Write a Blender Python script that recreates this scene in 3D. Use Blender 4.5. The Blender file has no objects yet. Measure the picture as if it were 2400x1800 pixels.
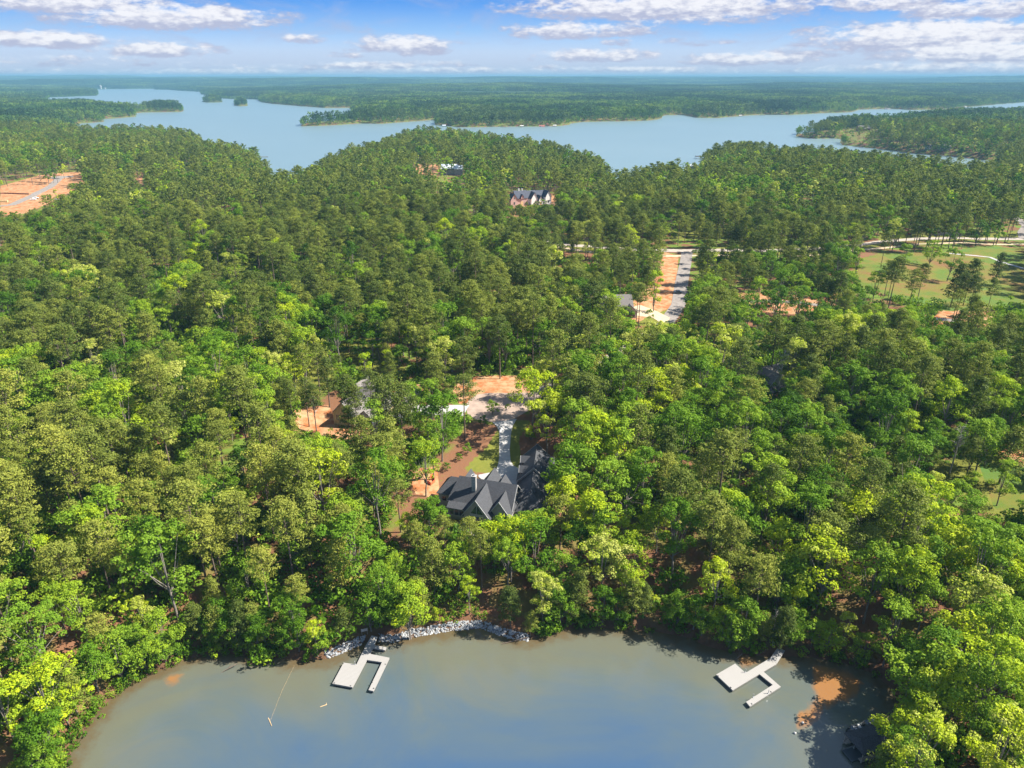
import bpy, bmesh, math, random
import numpy as np
from mathutils import Vector, Matrix
from mathutils.bvhtree import BVHTree
from mathutils.geometry import delaunay_2d_cdt

# ------------------------------------------------------------------ camera, world, sun
SC = bpy.context.scene
COL = SC.collection
H_CAM, PITCH, FOC = 125.0, math.radians(23.4), 1664.0      # FOC in pixels of the 2400 px wide photograph
cam = bpy.data.cameras.new('camera')
cam.sensor_width = 36.0
cam.lens = 36.0 * FOC / 2400.0
cam.clip_start, cam.clip_end = 1.0, 90000.0
cam_o = bpy.data.objects.new('camera', cam)
cam_o.location = (0, 0, H_CAM)
cam_o.rotation_euler = (math.pi / 2 - PITCH, 0, 0)
COL.objects.link(cam_o)
SC.camera = cam_o

SUN_EL, SUN_AZ = math.radians(47), math.radians(3)         # azimuth measured from +X towards +Y
sun_dir = Vector((math.cos(SUN_EL) * math.cos(SUN_AZ), math.cos(SUN_EL) * math.sin(SUN_AZ), math.sin(SUN_EL)))
sl = bpy.data.lights.new('sun', 'SUN')
sl.energy = 5.0
sl.angle = math.radians(0.5)
sl.color = (1.0, 0.94, 0.84)
so = bpy.data.objects.new('sun', sl)
so.rotation_euler = sun_dir.to_track_quat('Z', 'Y').to_euler()
COL.objects.link(so)

SC.view_settings.view_transform = 'Standard'
SC.view_settings.look = 'None'
SC.view_settings.gamma = 1.0
SC.view_settings.use_curve_mapping = False
SC.view_settings.exposure = 1.5
SC.render.engine = 'CYCLES'
cy = SC.cycles
cy.max_bounces = 6
cy.diffuse_bounces = 2
cy.glossy_bounces = 2
cy.transmission_bounces = 3
cy.transparent_max_bounces = 6
cy.volume_bounces = 0
cy.use_denoising = True
cy.sample_clamp_indirect = 4.0
cy.caustics_reflective = False
cy.caustics_refractive = False
SC.render.use_persistent_data = False


class NT:
    """small helper round a node tree"""
    def __init__(self, tree):
        self.t = tree
        tree.nodes.clear()

    def n(self, kind, **kw):
        nd = self.t.nodes.new(kind)
        for k, v in kw.items():
            if k.startswith('_'):
                setattr(nd, k[1:], v)
        return nd

    def val(self, sock, v):
        if isinstance(v, bpy.types.NodeSocket):
            self.t.links.new(v, sock)
        elif v is not None:
            if hasattr(sock, 'default_value') and not isinstance(v, (int, float)) and len(sock.default_value) == 4 and len(v) == 3:
                v = (*v, 1)
            sock.default_value = v

    def math(self, op, a, b=None, c=None, clamp=False):
        nd = self.t.nodes.new('ShaderNodeMath')
        nd.operation = op
        nd.use_clamp = clamp
        for i, v in enumerate((a, b, c)):
            if v is not None:
                self.val(nd.inputs[i], v)
        return nd.outputs[0]

    def mix(self, f, a, b, blend='MIX'):
        nd = self.t.nodes.new('ShaderNodeMix')
        nd.data_type = 'RGBA'
        nd.blend_type = blend
        self.val(nd.inputs[0], f)
        self.val(nd.inputs[6], a)
        self.val(nd.inputs[7], b)
        return nd.outputs[2]

    def noise(self, vec, scale, detail=4, rough=0.55, dist=0.0):
        nd = self.t.nodes.new('ShaderNodeTexNoise')
        if vec is not None:
            self.val(nd.inputs['Vector'], vec)
        nd.inputs['Scale'].default_value = scale
        nd.inputs['Detail'].default_value = detail
        nd.inputs['Roughness'].default_value = rough
        nd.inputs['Distortion'].default_value = dist
        return nd.outputs['Fac']

    def ramp(self, f, stops, interp='LINEAR'):
        nd = self.t.nodes.new('ShaderNodeValToRGB')
        cr = nd.color_ramp
        cr.interpolation = interp
        while len(cr.elements) < len(stops):
            cr.elements.new(0.5)
        for e, (p, c) in zip(cr.elements, stops):
            e.position = p
            e.color = (*c, 1) if len(c) == 3 else c
        self.val(nd.inputs[0], f)
        return nd.outputs[0]

    def smooth(self, v, lo, hi, a=0.0, b=1.0):
        nd = self.t.nodes.new('ShaderNodeMapRange')
        nd.interpolation_type = 'SMOOTHSTEP'
        self.val(nd.inputs[0], v)
        nd.inputs[1].default_value = lo
        nd.inputs[2].default_value = hi
        nd.inputs[3].default_value = a
        nd.inputs[4].default_value = b
        return nd.outputs[0]


# ---- world: physical sky above, with the photographed belt of blue and cumulus low over the horizon
world = bpy.data.worlds.new('World')
SC.world = world
world.use_nodes = True
W = NT(world.node_tree)
sky = W.n('ShaderNodeTexSky')
sky.sky_type = 'NISHITA'
sky.sun_disc = False
sky.sun_elevation = SUN_EL
sky.sun_rotation = math.pi / 2 - SUN_AZ
sky.altitude = 200
sky.air_density = 1.0
sky.dust_density = 0.6
sky.ozone_density = 1.5
tc = W.n('ShaderNodeTexCoord')
sep = W.n('ShaderNodeSeparateXYZ')
W.val(sep.inputs[0], tc.outputs['Generated'])
dx, dy, dz = sep.outputs
# azimuth (0 straight ahead, + to the right) and elevation, in degrees
az = W.math('MULTIPLY', W.math('ARCTAN2', dx, dy), 57.29578)
el = W.math('MULTIPLY', W.math('ARCSINE', dz), 57.29578)
comb = W.n('ShaderNodeCombineXYZ')
W.val(comb.inputs[0], az)
W.val(comb.inputs[1], W.math('MULTIPLY', el, 2.6))
n1 = W.noise(comb.outputs[0], 0.42, 9, 0.58)
n2 = W.noise(comb.outputs[0], 1.1, 7, 0.6)
n3 = W.noise(comb.outputs[0], 0.2, 6, 0.6, 0.6)


def pix_dir(px, py):
    vx, vy = (px - 1200) / FOC, (900 - py) / FOC
    x = vx
    y = math.cos(PITCH) + vy * math.sin(PITCH)
    z = -math.sin(PITCH) + vy * math.cos(PITCH)
    n = math.sqrt(x * x + y * y + z * z)
    return math.degrees(math.atan2(x, y)), math.degrees(math.asin(z / n))


CLOUDS = [(410, 46, 215, 24, 1.0), (120, 10, 300, 20, .95), (520, 48, 110, 16, .8), (100, 97, 150, 16, 1.0), (370, 120, 120, 15, .95),
          (150, 148, 330, 12, .5), (650, 162, 200, 8, .5), (708, 93, 45, 10, .75), (945, 110, 100, 20, .95), (870, 156, 130, 9, .85),
          (1020, 152, 80, 8, .7), (1570, 22, 300, 26, 1.0), (1690, 45, 110, 16, .7), (1340, 76, 130, 17, .9), (1500, 70, 50, 20, .6),
          (1400, 134, 130, 14, .9), (1750, 142, 130, 13, 1.0), (1590, 170, 170, 9, .6), (2080, 12, 130, 14, .9), (2300, 26, 160, 18, .9),
          (2190, 92, 270, 27, 1.05), (2330, 130, 230, 22, 1.0), (2250, 163, 350, 12, .8), (1850, 128, 100, 12, .6), (1450, 100, 35, 8, .6),
          (1290, 160, 50, 7, .6), (60, 170, 160, 8, .5), (1050, 168, 260, 8, .7), (520, 172, 240, 8, .7), (1480, 165, 200, 7, .75), (820, 132, 60, 7, .5), (250, 60, 60, 8, .5), (1620, 100, 80, 9, .4), (1900, 170, 120, 6, .6), (300, 100, 90, 12, .5)]
dens = None
shade = None
for (px, py, rx, ry, wgt) in CLOUDS:
    a0, e0 = pix_dir(px, py)
    rxd, ryd = rx / FOC * 57.3 * math.cos(math.radians(e0)) * math.cos(math.radians(a0)) ** 2, ry / FOC * 57.3 * 1.0
    u = W.math('MULTIPLY', W.math('SUBTRACT', az, a0), 1 / rxd)
    v = W.math('MULTIPLY', W.math('SUBTRACT', el, e0), 1 / ryd)
    # flat underside: lower half counts double
    vv = W.math('MAXIMUM', v, W.math('MULTIPLY', v, -1.45))
    r2 = W.math('ADD', W.math('MULTIPLY', u, u), W.math('MULTIPLY', vv, vv))
    d = W.math('MULTIPLY', W.math('SUBTRACT', 1.0, W.math('MULTIPLY', r2, 0.44), clamp=True), wgt)
    s = W.math('MULTIPLY', d, W.math('MULTIPLY_ADD', v, 0.5, 0.5))
    dens = d if dens is None else W.math('MAXIMUM', dens, d)
    shade = s if shade is None else W.math('MAXIMUM', shade, s)
ndet = W.math('SUBTRACT', W.math('MULTIPLY_ADD', n2, 0.75, W.math('MULTIPLY', n1, 1.25)), 1.0)
low = W.smooth(el, 11.0, 4.2)
core = W.math('ADD', dens, W.math('MULTIPLY', ndet, 1.5))
cov = W.math('MULTIPLY', W.smooth(core, 0.10, 0.78), 0.96)
cirrus = W.math('MULTIPLY', W.smooth(n3, 0.44, 0.76), 0.55)
hazeband = W.smooth(el, 2.6, -0.1, 0.0, 0.6)
gen = W.math('MULTIPLY', W.smooth(W.math('ADD', n1, W.math('MULTIPLY', n2, .3)), 0.68, 0.86), W.smooth(el, 5, 20))
cov = W.math('MAXIMUM', cov, W.math('MULTIPLY', gen, 0.9))
cov = W.math('MAXIMUM', cov, W.math('MAXIMUM', cirrus, hazeband))
# the clear blue belt low over the horizon
belt = W.ramp(W.smooth(el, -1.0, 9.0), [(0.0, (0.70, 0.80, 0.95)), (0.18, (0.58, 0.74, 0.97)), (0.36, (0.33, 0.58, 0.96)),
                                       (0.62, (0.12, 0.37, 0.90)), (1.0, (0.07, 0.24, 0.72))])
beltS = W.n('ShaderNodeVectorMath', _operation='SCALE')
W.val(beltS.inputs[0], belt)
beltS.inputs['Scale'].default_value = 0.36
skyS = W.n('ShaderNodeVectorMath', _operation='SCALE')
W.val(skyS.inputs[0], sky.outputs[0])
skyS.inputs['Scale'].default_value = 0.078
blue = W.mix(W.smooth(el, 6.0, 24.0), beltS.outputs[0], skyS.outputs[0])
under = W.smooth(W.math('ADD', shade, W.math('MULTIPLY', W.math('SUBTRACT', n2, 0.5), 1.5)), 0.18, 0.72)
ccol = W.mix(under, (0.18, 0.19, 0.25), (0.345, 0.342, 0.355))
fin = W.mix(cov, blue, ccol)
bg = W.n('ShaderNodeBackground')
W.val(bg.inputs[0], fin)
bg.inputs[1].default_value = 1.0
wo = W.n('ShaderNodeOutputWorld')
W.t.links.new(bg.outputs[0], wo.inputs[0])

# ------------------------------------------------------------------ picture <-> place
CP, SP = math.cos(PITCH), math.sin(PITCH)


def P(px, py, z=0.0):
    """the point at height z that stands behind a pixel of the 2400 x 1800 photograph"""
    vx, vy = (px - 1200) / FOC, (900 - py) / FOC
    d = (vx, CP + vy * SP, -SP + vy * CP)
    t = (z - H_CAM) / min(d[2], -0.004)
    return (d[0] * t, d[1] * t)


def project(x, y, z):
    zz = z - H_CAM
    fw = y * CP - zz * SP
    up = y * SP + zz * CP
    fw = np.maximum(fw, 1e-3)
    return 1200 + FOC * x / fw, 900 - FOC * up / fw, fw


def in_poly(px, py, poly):
    px = np.asarray(px, float)
    py = np.asarray(py, float)
    res = np.zeros(px.shape, bool)
    n = len(poly)
    j = n - 1
    for i in range(n):
        xi, yi = poly[i]
        xj, yj = poly[j]
        if yi != yj:
            c = ((yi > py) != (yj > py)) & (px < (xj - xi) * (py - yi) / (yj - yi) + xi)
            res ^= c
        j = i
    return res


def seg_dist(px, py, poly, closed=True):
    best = np.full(px.shape, 1e12)
    n = len(poly)
    for i in range(n if closed else n - 1):
        x0, y0 = poly[i]
        x1, y1 = poly[(i + 1) % n]
        ex, ey = x1 - x0, y1 - y0
        L = ex * ex + ey * ey + 1e-9
        t = np.clip(((px - x0) * ex + (py - y0) * ey) / L, 0, 1)
        d = (px - x0 - t * ex) ** 2 + (py - y0 - t * ey) ** 2
        np.minimum(best, d, out=best)
    return np.sqrt(best)


_rs = np.random.RandomState(7)
_PERM = _rs.rand(256, 256)


def vnoise(x, y):
    xi = np.floor(x).astype(int)
    yi = np.floor(y).astype(int)
    fx, fy = x - xi, y - yi
    fx = fx * fx * (3 - 2 * fx)
    fy = fy * fy * (3 - 2 * fy)
    a = _PERM[xi & 255, yi & 255]
    b = _PERM[(xi + 1) & 255, yi & 255]
    c = _PERM[xi & 255, (yi + 1) & 255]
    d = _PERM[(xi + 1) & 255, (yi + 1) & 255]
    return (a * (1 - fx) + b * fx) * (1 - fy) + (c * (1 - fx) + d * fx) * fy


def fbm(x, y, o=4):
    s, a, t = 0, 0.5, 0
    for k in range(o):
        s = s + a * vnoise(x * 2 ** k + 17 * k, y * 2 ** k + 31 * k)
        t += a
        a *= 0.5
    return s / t


# ------------------------------------------------------------------ shorelines
T = 31.0    # treetops over the water on the near side of the big lake: unprojected at this height
near = lambda pts: [P(x, y, T) for x, y in pts]
at0 = lambda pts: [P(x, y, 0) for x, y in pts]
cove = at0([(60, 1880), (152, 1800), (186, 1722), (238, 1658), (298, 1604), (385, 1562), (440, 1542), (520, 1527), (600, 1538), (660, 1538), (705, 1545),
            (765, 1541), (800, 1528), (845, 1508), (885, 1498), (925, 1500), (960, 1492), (1010, 1483), (1070, 1474), (1130, 1470), (1160, 1482), (1195, 1494), (1235, 1500),
            (1270, 1490), (1330, 1474), (1400, 1466), (1470, 1474), (1540, 1480), (1600, 1490), (1660, 1512), (1710, 1528), (1760, 1536), (1830, 1534), (1900, 1538),
            (1980, 1552), (2050, 1575), (2100, 1620), (2118, 1690), (2105, 1740), (2075, 1800), (2040, 1900)]) + [(68, 60), (70, -120), (-80, -120), (-86, 70)]
lake = at0([(156, 296), (188, 289), (234, 286), (236, 279), (271, 277), (318, 273), (320, 265), (339, 263), (426, 262), (432, 258)]) + \
    at0([(426, 255), (344, 256)]) + [P(x, y, 27) for x, y in [(316, 244), (283, 245), (249, 239), (226, 236), (190, 237), (136, 237), (102, 231)]] + \
    at0([(115, 228), (170, 226), (229, 224), (231, 220), (224, 215), (205, 211), (200, 208.6), (222, 209.5), (240, 209), (359, 208), (366, 210), (389, 210), (414, 212), (452, 214), (486, 216), (470, 220),
         (486, 223), (505, 229), (543, 232), (605, 233), (608, 239), (659, 245), (733, 251), (760, 253), (830, 252), (826, 266), (822, 283), (790, 288), (740, 291), (712, 291.5), (703, 293),
         (705, 296), (750, 295), (787, 293), (846, 289), (895, 290), (950, 286), (1020, 281), (1026, 293), (1085, 298), (1200, 297), (1309, 296), (1363, 286),
         (1400, 285), (1509, 283), (1552, 277), (1561, 270), (1601, 269), (1634, 276), (1683, 276), (1743, 271), (1786, 269), (1851, 269), (1927, 265), (2003, 263),
         (2010, 257), (2079, 255), (2150, 258), (2231, 255), (2258, 251), (2312, 247), (2400, 239), (2700, 226)]) + \
    [P(x, y, 27) for x, y in [(2700, 240), (2400, 252), (2339, 258), (2231, 258), (2122, 266), (2068, 277), (1987, 277), (1932, 279), (1880, 288)]] + \
    at0([(1866, 312), (1864, 320), (1905, 325), (1958, 324), (1975, 328), (1972, 340), (2014, 344), (2068, 350), (2150, 360), (2231, 366), (2290, 372), (2350, 380)]) + \
    near([(2330, 388), (2230, 378), (2150, 371), (2068, 360), (2020, 354), (1960, 350), (1905, 347), (1851, 346), (1770, 333), (1704, 330), (1661, 338), (1645, 355), (1634, 366), (1590, 368),
          (1525, 382), (1471, 395), (1450, 401), (1425, 393), (1422, 376), (1406, 355), (1363, 347), (1281, 325), (1238, 322), (1183, 320), (1139, 311), (1085, 304), (1031, 300), (966, 300),
          (922, 307), (895, 325), (814, 339), (754, 363), (727, 376), (678, 390), (640, 402), (616, 400), (613, 371), (597, 347), (570, 333), (488, 325), (461, 308), (398, 296), (350, 297),
          (300, 296), (250, 299), (200, 299)])
islands = [at0([(472, 238), (488, 240.5), (521, 239.5), (521, 236.5), (495, 235)]), at0([(549, 247), (562, 249), (580, 248), (580, 243), (565, 240), (550, 242)])]
_cv = np.array(cove)
_lk = np.array(lake)


def wiggle(poly, step, amp, scale):
    """densify a shoreline and make it a little irregular"""
    out = []
    n = len(poly)
    for i in range(n):
        x0, y0 = poly[i]
        x1, y1 = poly[(i + 1) % n]
        L = math.hypot(x1 - x0, y1 - y0)
        k = int(min(12, max(1, L / step)))
        for j in range(k):
            t = j / k
            x, y = x0 + (x1 - x0) * t, y0 + (y1 - y0) * t
            a = amp * (0.3 + 1.4 * min(1, L / (step * 4)))
            out.append((x + a * (float(vnoise(np.array(x / scale), np.array(y / scale))) - .5) * 2, y + a * (float(vnoise(np.array(x / scale + 50), np.array(y / scale + 9))) - .5) * 2))
    return out


cove_w = wiggle(cove, 4.0, 0.7, 3.0)
lake_w = wiggle(lake, 60.0, 10.0, 60.0)


def water_dist(x, y):
    """signed distance to the nearest shoreline: positive on land"""
    x = np.asarray(x, float)
    y = np.asarray(y, float)
    sh = x.shape
    x = x.ravel()
    y = y.ravel()
    d = np.full(x.shape, 5000.0)
    nr = np.hypot(x, y) < 900
    if nr.any():
        dc = seg_dist(x[nr], y[nr], cove_w)
        d[nr] = np.where(in_poly(x[nr], y[nr], cove_w), -dc, dc)
    fr = np.hypot(x, y) > 500
    if fr.any():
        dl = seg_dist(x[fr], y[fr], lake_w)
        dl = np.where(in_poly(x[fr], y[fr], lake_w), -dl, dl)
        for isl in islands:
            m = in_poly(x[fr], y[fr], isl)
            di = seg_dist(x[fr], y[fr], isl)
            dl = np.where(m, di, np.where(dl < 0, np.maximum(dl, -di), dl))
        d[fr] = np.where(np.abs(d[fr]) > 4000, dl, np.minimum(d[fr], dl))
    return d.reshape(sh)


def sstep(v, a, b):
    t = np.clip((v - a) / (b - a), 0, 1)
    return t * t * (3 - 2 * t)


PADS = []   # level building plots: (x, y, radius, height)


def height(x, y, wd=None):
    x = np.asarray(x, float)
    y = np.asarray(y, float)
    if wd is None:
        wd = water_dist(x, y)
    r = np.hypot(x, y)
    land = 12.5 * (1 - np.exp(-np.maximum(wd, 0) / 30.0)) + np.minimum(np.maximum(wd, 0) * 0.35, 0.6)
    ramp = sstep(wd, 15, 160)
    land = land + ramp * ((fbm(x / 110 + 3, y / 110) - .5) * 7 + (fbm(x / 420, y / 420 + 8) - .45) * 16 * sstep(r, 350, 1000))
    land = land + sstep(wd, 100, 1200) * (sstep(r, 2000, 9000) * (18 + 120 * (fbm(x / 2600 + 2, y / 2000 + 5, 3) - .38)) + sstep(r, 7000, 20000) * 42)
    for (qx, qy, qr, qz) in PADS:
        w = 1 - sstep(np.hypot(x - qx, y - qy), qr * .55, qr)
        land = land * (1 - w) + qz * w
    bed = np.maximum(wd * 0.30, -4.0)
    return np.where(wd > 0, land, bed)


PADS += [(*P(1150, 1190, 10), 26, 10.0), (*P(1255, 1120, 11), 24, 10.8), (*P(820, 1010, 11), 24, 11.0)]


def G(px, py):
    """the ground point behind a pixel"""
    z = 10.0
    for _ in range(14):
        x, y = P(px, py, z)
        zn = float(height(np.array([x]), np.array([y]))[0])
        z = 0.5 * z + 0.5 * max(zn, 0)
    return x, y


# ------------------------------------------------------------------ tagging and linking
def link(o, parent=None):
    COL.objects.link(o)
    if parent is not None:
        o.parent = parent
    return o


def tag(o, label=None, cat=None, group=None, kind=None):
    if label:
        o['label'] = label
    if cat:
        o['category'] = cat
    if group:
        o['group'] = group
    if kind:
        o['kind'] = kind
    return o


def np_mesh(name, verts, faces, mats=(), midx=None, smooth=False):
    """verts (n,3) array; faces (m,k) array, all of k corners"""
    me = bpy.data.meshes.new(name)
    verts = np.asarray(verts, np.float32)
    faces = np.asarray(faces, np.int32)
    m, k = faces.shape
    me.vertices.add(len(verts))
    me.vertices.foreach_set('co', verts.ravel())
    me.loops.add(m * k)
    me.loops.foreach_set('vertex_index', faces.ravel())
    me.polygons.add(m)
    me.polygons.foreach_set('loop_start', np.arange(0, m * k, k, dtype=np.int32))
    me.polygons.foreach_set('loop_total', np.full(m, k, np.int32))
    for mt in mats:
        me.materials.append(mt)
    if midx is not None:
        me.polygons.foreach_set('material_index', np.asarray(midx, np.int32))
    if smooth:
        me.polygons.foreach_set('use_smooth', np.ones(m, bool))
    me.update()
    me.validate()
    return me


def attr(me, name, vals):
    a = me.attributes.new(name, 'FLOAT', 'POINT')
    a.data.foreach_set('value', np.asarray(vals, np.float32))


def new_mat(name):
    m = bpy.data.materials.new(name)
    m.use_nodes = True
    t = NT(m.node_tree)
    out = t.n('ShaderNodeOutputMaterial')
    return m, t, out


def pbr(name, col, rough=0.8, spec=0.3, var=0.12, scale=1.5, metal=0.0, bump=0.0, col2=None):
    m, t, out = new_mat(name)
    b = t.n('ShaderNodeBsdfPrincipled')
    geo = t.n('ShaderNodeNewGeometry')
    f = t.noise(geo.outputs['Position'], scale, 5, 0.6)
    c2 = col2 if col2 else tuple(max(0, c * (1 - 2 * var)) for c in col)
    c1 = col if col2 else tuple(min(1, c * (1 + var)) for c in col)
    t.val(b.inputs['Base Color'], t.mix(t.smooth(f, .3, .7), c2, c1))
    b.inputs['Roughness'].default_value = rough
    b.inputs['Specular IOR Level'].default_value = spec
    b.inputs['Metallic'].default_value = metal
    if bump:
        bn = t.n('ShaderNodeBump')
        bn.inputs['Strength'].default_value = bump
        bn.inputs['Distance'].default_value = 0.1
        t.val(bn.inputs['Height'], f)
        t.t.links.new(bn.outputs[0], b.inputs['Normal'])
    t.t.links.new(b.outputs[0], out.inputs[0])
    return m
# ------------------------------------------------------------------ ground
SOIL = [[(1065, 893), (1130, 880), (1240, 882), (1252, 905), (1240, 925), (1180, 922), (1120, 935), (1080, 950), (1060, 930)],
        [(690, 960), (770, 950), (800, 1000), (950, 895), (1010, 905), (1000, 950), (960, 965), (900, 975), (870, 1030), (690, 1030)],
        [(0, 436), (60, 420), (100, 408), (190, 402), (200, 430), (130, 470), (60, 500), (0, 505)],
        [(1170, 470), (1210, 455), (1310, 455), (1330, 490), (1180, 515)],
        [(1555, 590), (1590, 600), (1580, 720), (1520, 740), (1490, 760), (1440, 750), (1500, 690), (1540, 650)],
        [(1730, 690), (1850, 680), (1960, 690), (1960, 740), (1730, 730)],
        [(2330, 1040), (2420, 1060), (2420, 1140), (2360, 1120)],
        [(975, 385), (1025, 385), (1030, 410), (975, 410)], [(310, 400), (335, 405), (335, 435), (310, 435)],
        [(960, 1130), (985, 1095), (1025, 1095), (1030, 1150), (1010, 1165), (975, 1160)],
        [(2200, 725), (2330, 730), (2320, 770), (2180, 760)]]
LAWN = [[(2060, 545), (2200, 540), (2420, 545), (2420, 562), (2060, 566)],
        [(1083, 1108), (1105, 1080), (1140, 1050), (1170, 1000), (1110, 984), (1250, 984), (1235, 1000), (1215, 1030), (1222, 1075), (1245, 1100), (1175, 1108)],
        [(1450, 720), (1500, 735), (1570, 690), (1590, 700), (1585, 750), (1560, 770), (1480, 760)],
        [(1220, 560), (1330, 590), (1560, 602), (1560, 575), (1400, 568), (1280, 550)], [(1640, 605), (1900, 603), (2060, 578), (2060, 570), (1700, 570)],
        [(700, 800), (900, 790), (960, 880), (800, 895), (690, 960), (640, 940)], [(1640, 790), (1800, 760), (1830, 830), (1700, 850)],
        [(2180, 1090), (2330, 1060), (2420, 1130), (2420, 1230), (2300, 1200)], [(20, 428), (110, 402), (190, 398), (190, 404), (60, 432)],
        [(1580, 500), (1700, 520), (1700, 560), (1570, 562)]]
GOLF = [[(1990, 640), (2020, 605), (2070, 592), (2200, 594), (2300, 575), (2420, 585), (2420, 730), (2200, 728), (2100, 700), (2020, 670)],
        [(2290, 1075), (2420, 1100), (2420, 1220), (2330, 1190)]]
STRAW = [[(955, 1140), (1060, 1050), (1100, 985), (1200, 990), (1270, 990), (1360, 1000), (1420, 1100), (1330, 1220), (1000, 1260), (950, 1230), (920, 1180), (935, 1150)],
         [(1600, 700), (1960, 700), (1960, 790), (1700, 800), (1560, 860), (1400, 800), (1400, 700)],
         [(1300, 560), (1560, 600), (1560, 690), (1300, 640)], [(1940, 600), (2060, 590), (2020, 640), (1990, 700), (1900, 660)]]


def poly_weight(qx, qy, polys, soft):
    w = np.zeros(qx.shape)
    for pl in polys:
        ins = in_poly(qx, qy, pl)
        if not ins.any():
            continue
        x0, x1 = min(p[0] for p in pl) - soft, max(p[0] for p in pl) + soft
        y0, y1 = min(p[1] for p in pl) - soft, max(p[1] for p in pl) + soft
        m = (qx > x0) & (qx < x1) & (qy > y0) & (qy < y1)
        d = seg_dist(qx[m], qy[m], pl)
        sd = np.where(ins[m], d, -d)
        w[m] = np.maximum(w[m], sstep(sd, -soft, soft))
    return w


NA, NR = 620, 560
ang = np.radians(np.linspace(-56, 56, NA))
rad = 36.0 * (30000.0 / 36.0) ** np.linspace(0, 1, NR)
RR, AA = np.meshgrid(rad, ang, indexing='ij')
gx, gy = (RR * np.sin(AA)), (RR * np.cos(AA))
gwd = water_dist(gx, gy)
gz = height(gx, gy, gwd)
gv = np.stack([gx, gy, gz], -1).reshape(-1, 3)
ii, jj = np.meshgrid(np.arange(NR - 1), np.arange(NA - 1), indexing='ij')
a0 = (ii * NA + jj).ravel()
gf = np.stack([a0, a0 + 1, a0 + NA + 1, a0 + NA], 1)[:, ::-1]
gqx, gqy, _ = project(gv[:, 0], gv[:, 1], gv[:, 2])

m_ground, t, out = new_mat('forest_floor')
geo = t.n('ShaderNodeNewGeometry')
pos = geo.outputs['Position']
aa = {}
for nm in ('soil', 'lawn', 'golf', 'straw', 'shore', 'far'):
    an = t.n('ShaderNodeAttribute')
    an.attribute_name = nm
    aa[nm] = an.outputs['Fac']
nA = t.noise(pos, 0.12, 6, 0.6)
nB = t.noise(pos, 0.9, 5, 0.65)
nC = t.noise(pos, 5.0, 3, 0.6)
litter = t.mix(nC, (0.085, 0.040, 0.022), (0.21, 0.105, 0.055))
green = t.mix(nB, (0.05, 0.09, 0.012), (0.15, 0.21, 0.03))
base = t.mix(t.smooth(nA, 0.42, 0.56), litter, green)
strawc = t.mix(nC, (0.10, 0.045, 0.024), (0.23, 0.115, 0.062))
base = t.mix(aa['straw'], base, t.mix(t.smooth(nB, .60, .75), strawc, green))


def thr(v, n, k=0.35):
    return t.smooth(t.math('ADD', v, t.math('MULTIPLY', t.math('SUBTRACT', n, .5), k * 2)), 0.38, 0.62)


lawnc = t.mix(nB, (0.075, 0.105, 0.014), (0.19, 0.175, 0.035))
base = t.mix(thr(aa['lawn'], nB), base, lawnc)
soilc = t.mix(t.smooth(t.noise(pos, 0.25, 6, .7), .35, .65), (0.28, 0.098, 0.034), (0.36, 0.23, 0.125))
base = t.mix(thr(aa['soil'], nB), base, soilc)
golfc = t.ramp(t.noise(pos, 0.035, 7, .68), [(0.38, (0.16, 0.09, 0.035)), (0.48, (0.13, 0.125, 0.025)), (0.57, (0.085, 0.125, 0.02)), (0.7, (0.065, 0.14, 0.03))])
base = t.mix(thr(aa['golf'], nB, .2), base, golfc)
base = t.mix(aa['shore'], base, t.mix(nB, (0.045, 0.028, 0.018), (0.15, 0.08, 0.042)))
base = t.mix(aa['far'], base, t.mix(t.noise(pos, .004, 5, .6), (0.018, 0.04, 0.014), (0.035, 0.065, 0.018)))
b = t.n('ShaderNodeBsdfPrincipled')
b.inputs['Roughness'].default_value = 0.95
b.inputs['Specular IOR Level'].default_value = 0.1
t.val(b.inputs['Base Color'], base)
bn = t.n('ShaderNodeBump')
bn.inputs['Strength'].default_value = 0.6
bn.inputs['Distance'].default_value = 0.15
t.val(bn.inputs['Height'], nC)
t.t.links.new(bn.outputs[0], b.inputs['Normal'])
t.t.links.new(b.outputs[0], out.inputs[0])

gme = np_mesh('ground', gv, gf, [m_ground], smooth=True)
attr(gme, 'soil', poly_weight(gqx, gqy, SOIL, 4))
attr(gme, 'lawn', poly_weight(gqx, gqy, LAWN, 4))
attr(gme, 'golf', poly_weight(gqx, gqy, GOLF, 3))
fw = gwd.ravel()
rr = RR.ravel()
attr(gme, 'straw', np.maximum(poly_weight(gqx, gqy, STRAW, 6), (1 - sstep(fw, 18, 45)) * (rr < 400) * .62))
attr(gme, 'shore', (1 - sstep(fw, 0.5, 3.5)) * (rr < 600) + (1 - sstep(fw, 1, 4)) * (rr >= 600) * .3)
attr(gme, 'far', sstep(rr, 3500, 5200))
ground = link(bpy.data.objects.new('ground', gme))
tag(ground, 'rolling forest floor of brown litter, grass and red clay', None, None, 'structure')
BVH = BVHTree.FromPolygons([tuple(v) for v in gv[:NA * 330].tolist()], [tuple(f) for f in gf[(gf.max(1) < NA * 330)].tolist()])


def gz_at(x, y):
    h = BVH.ray_cast(Vector((x, y, 400)), Vector((0, 0, -1)))
    return h[0].z if h[0] is not None else float(height(np.array([x]), np.array([y]))[0])


def GP(px, py):
    x, y = G(px, py)
    return x, y, gz_at(x, y)


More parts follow.
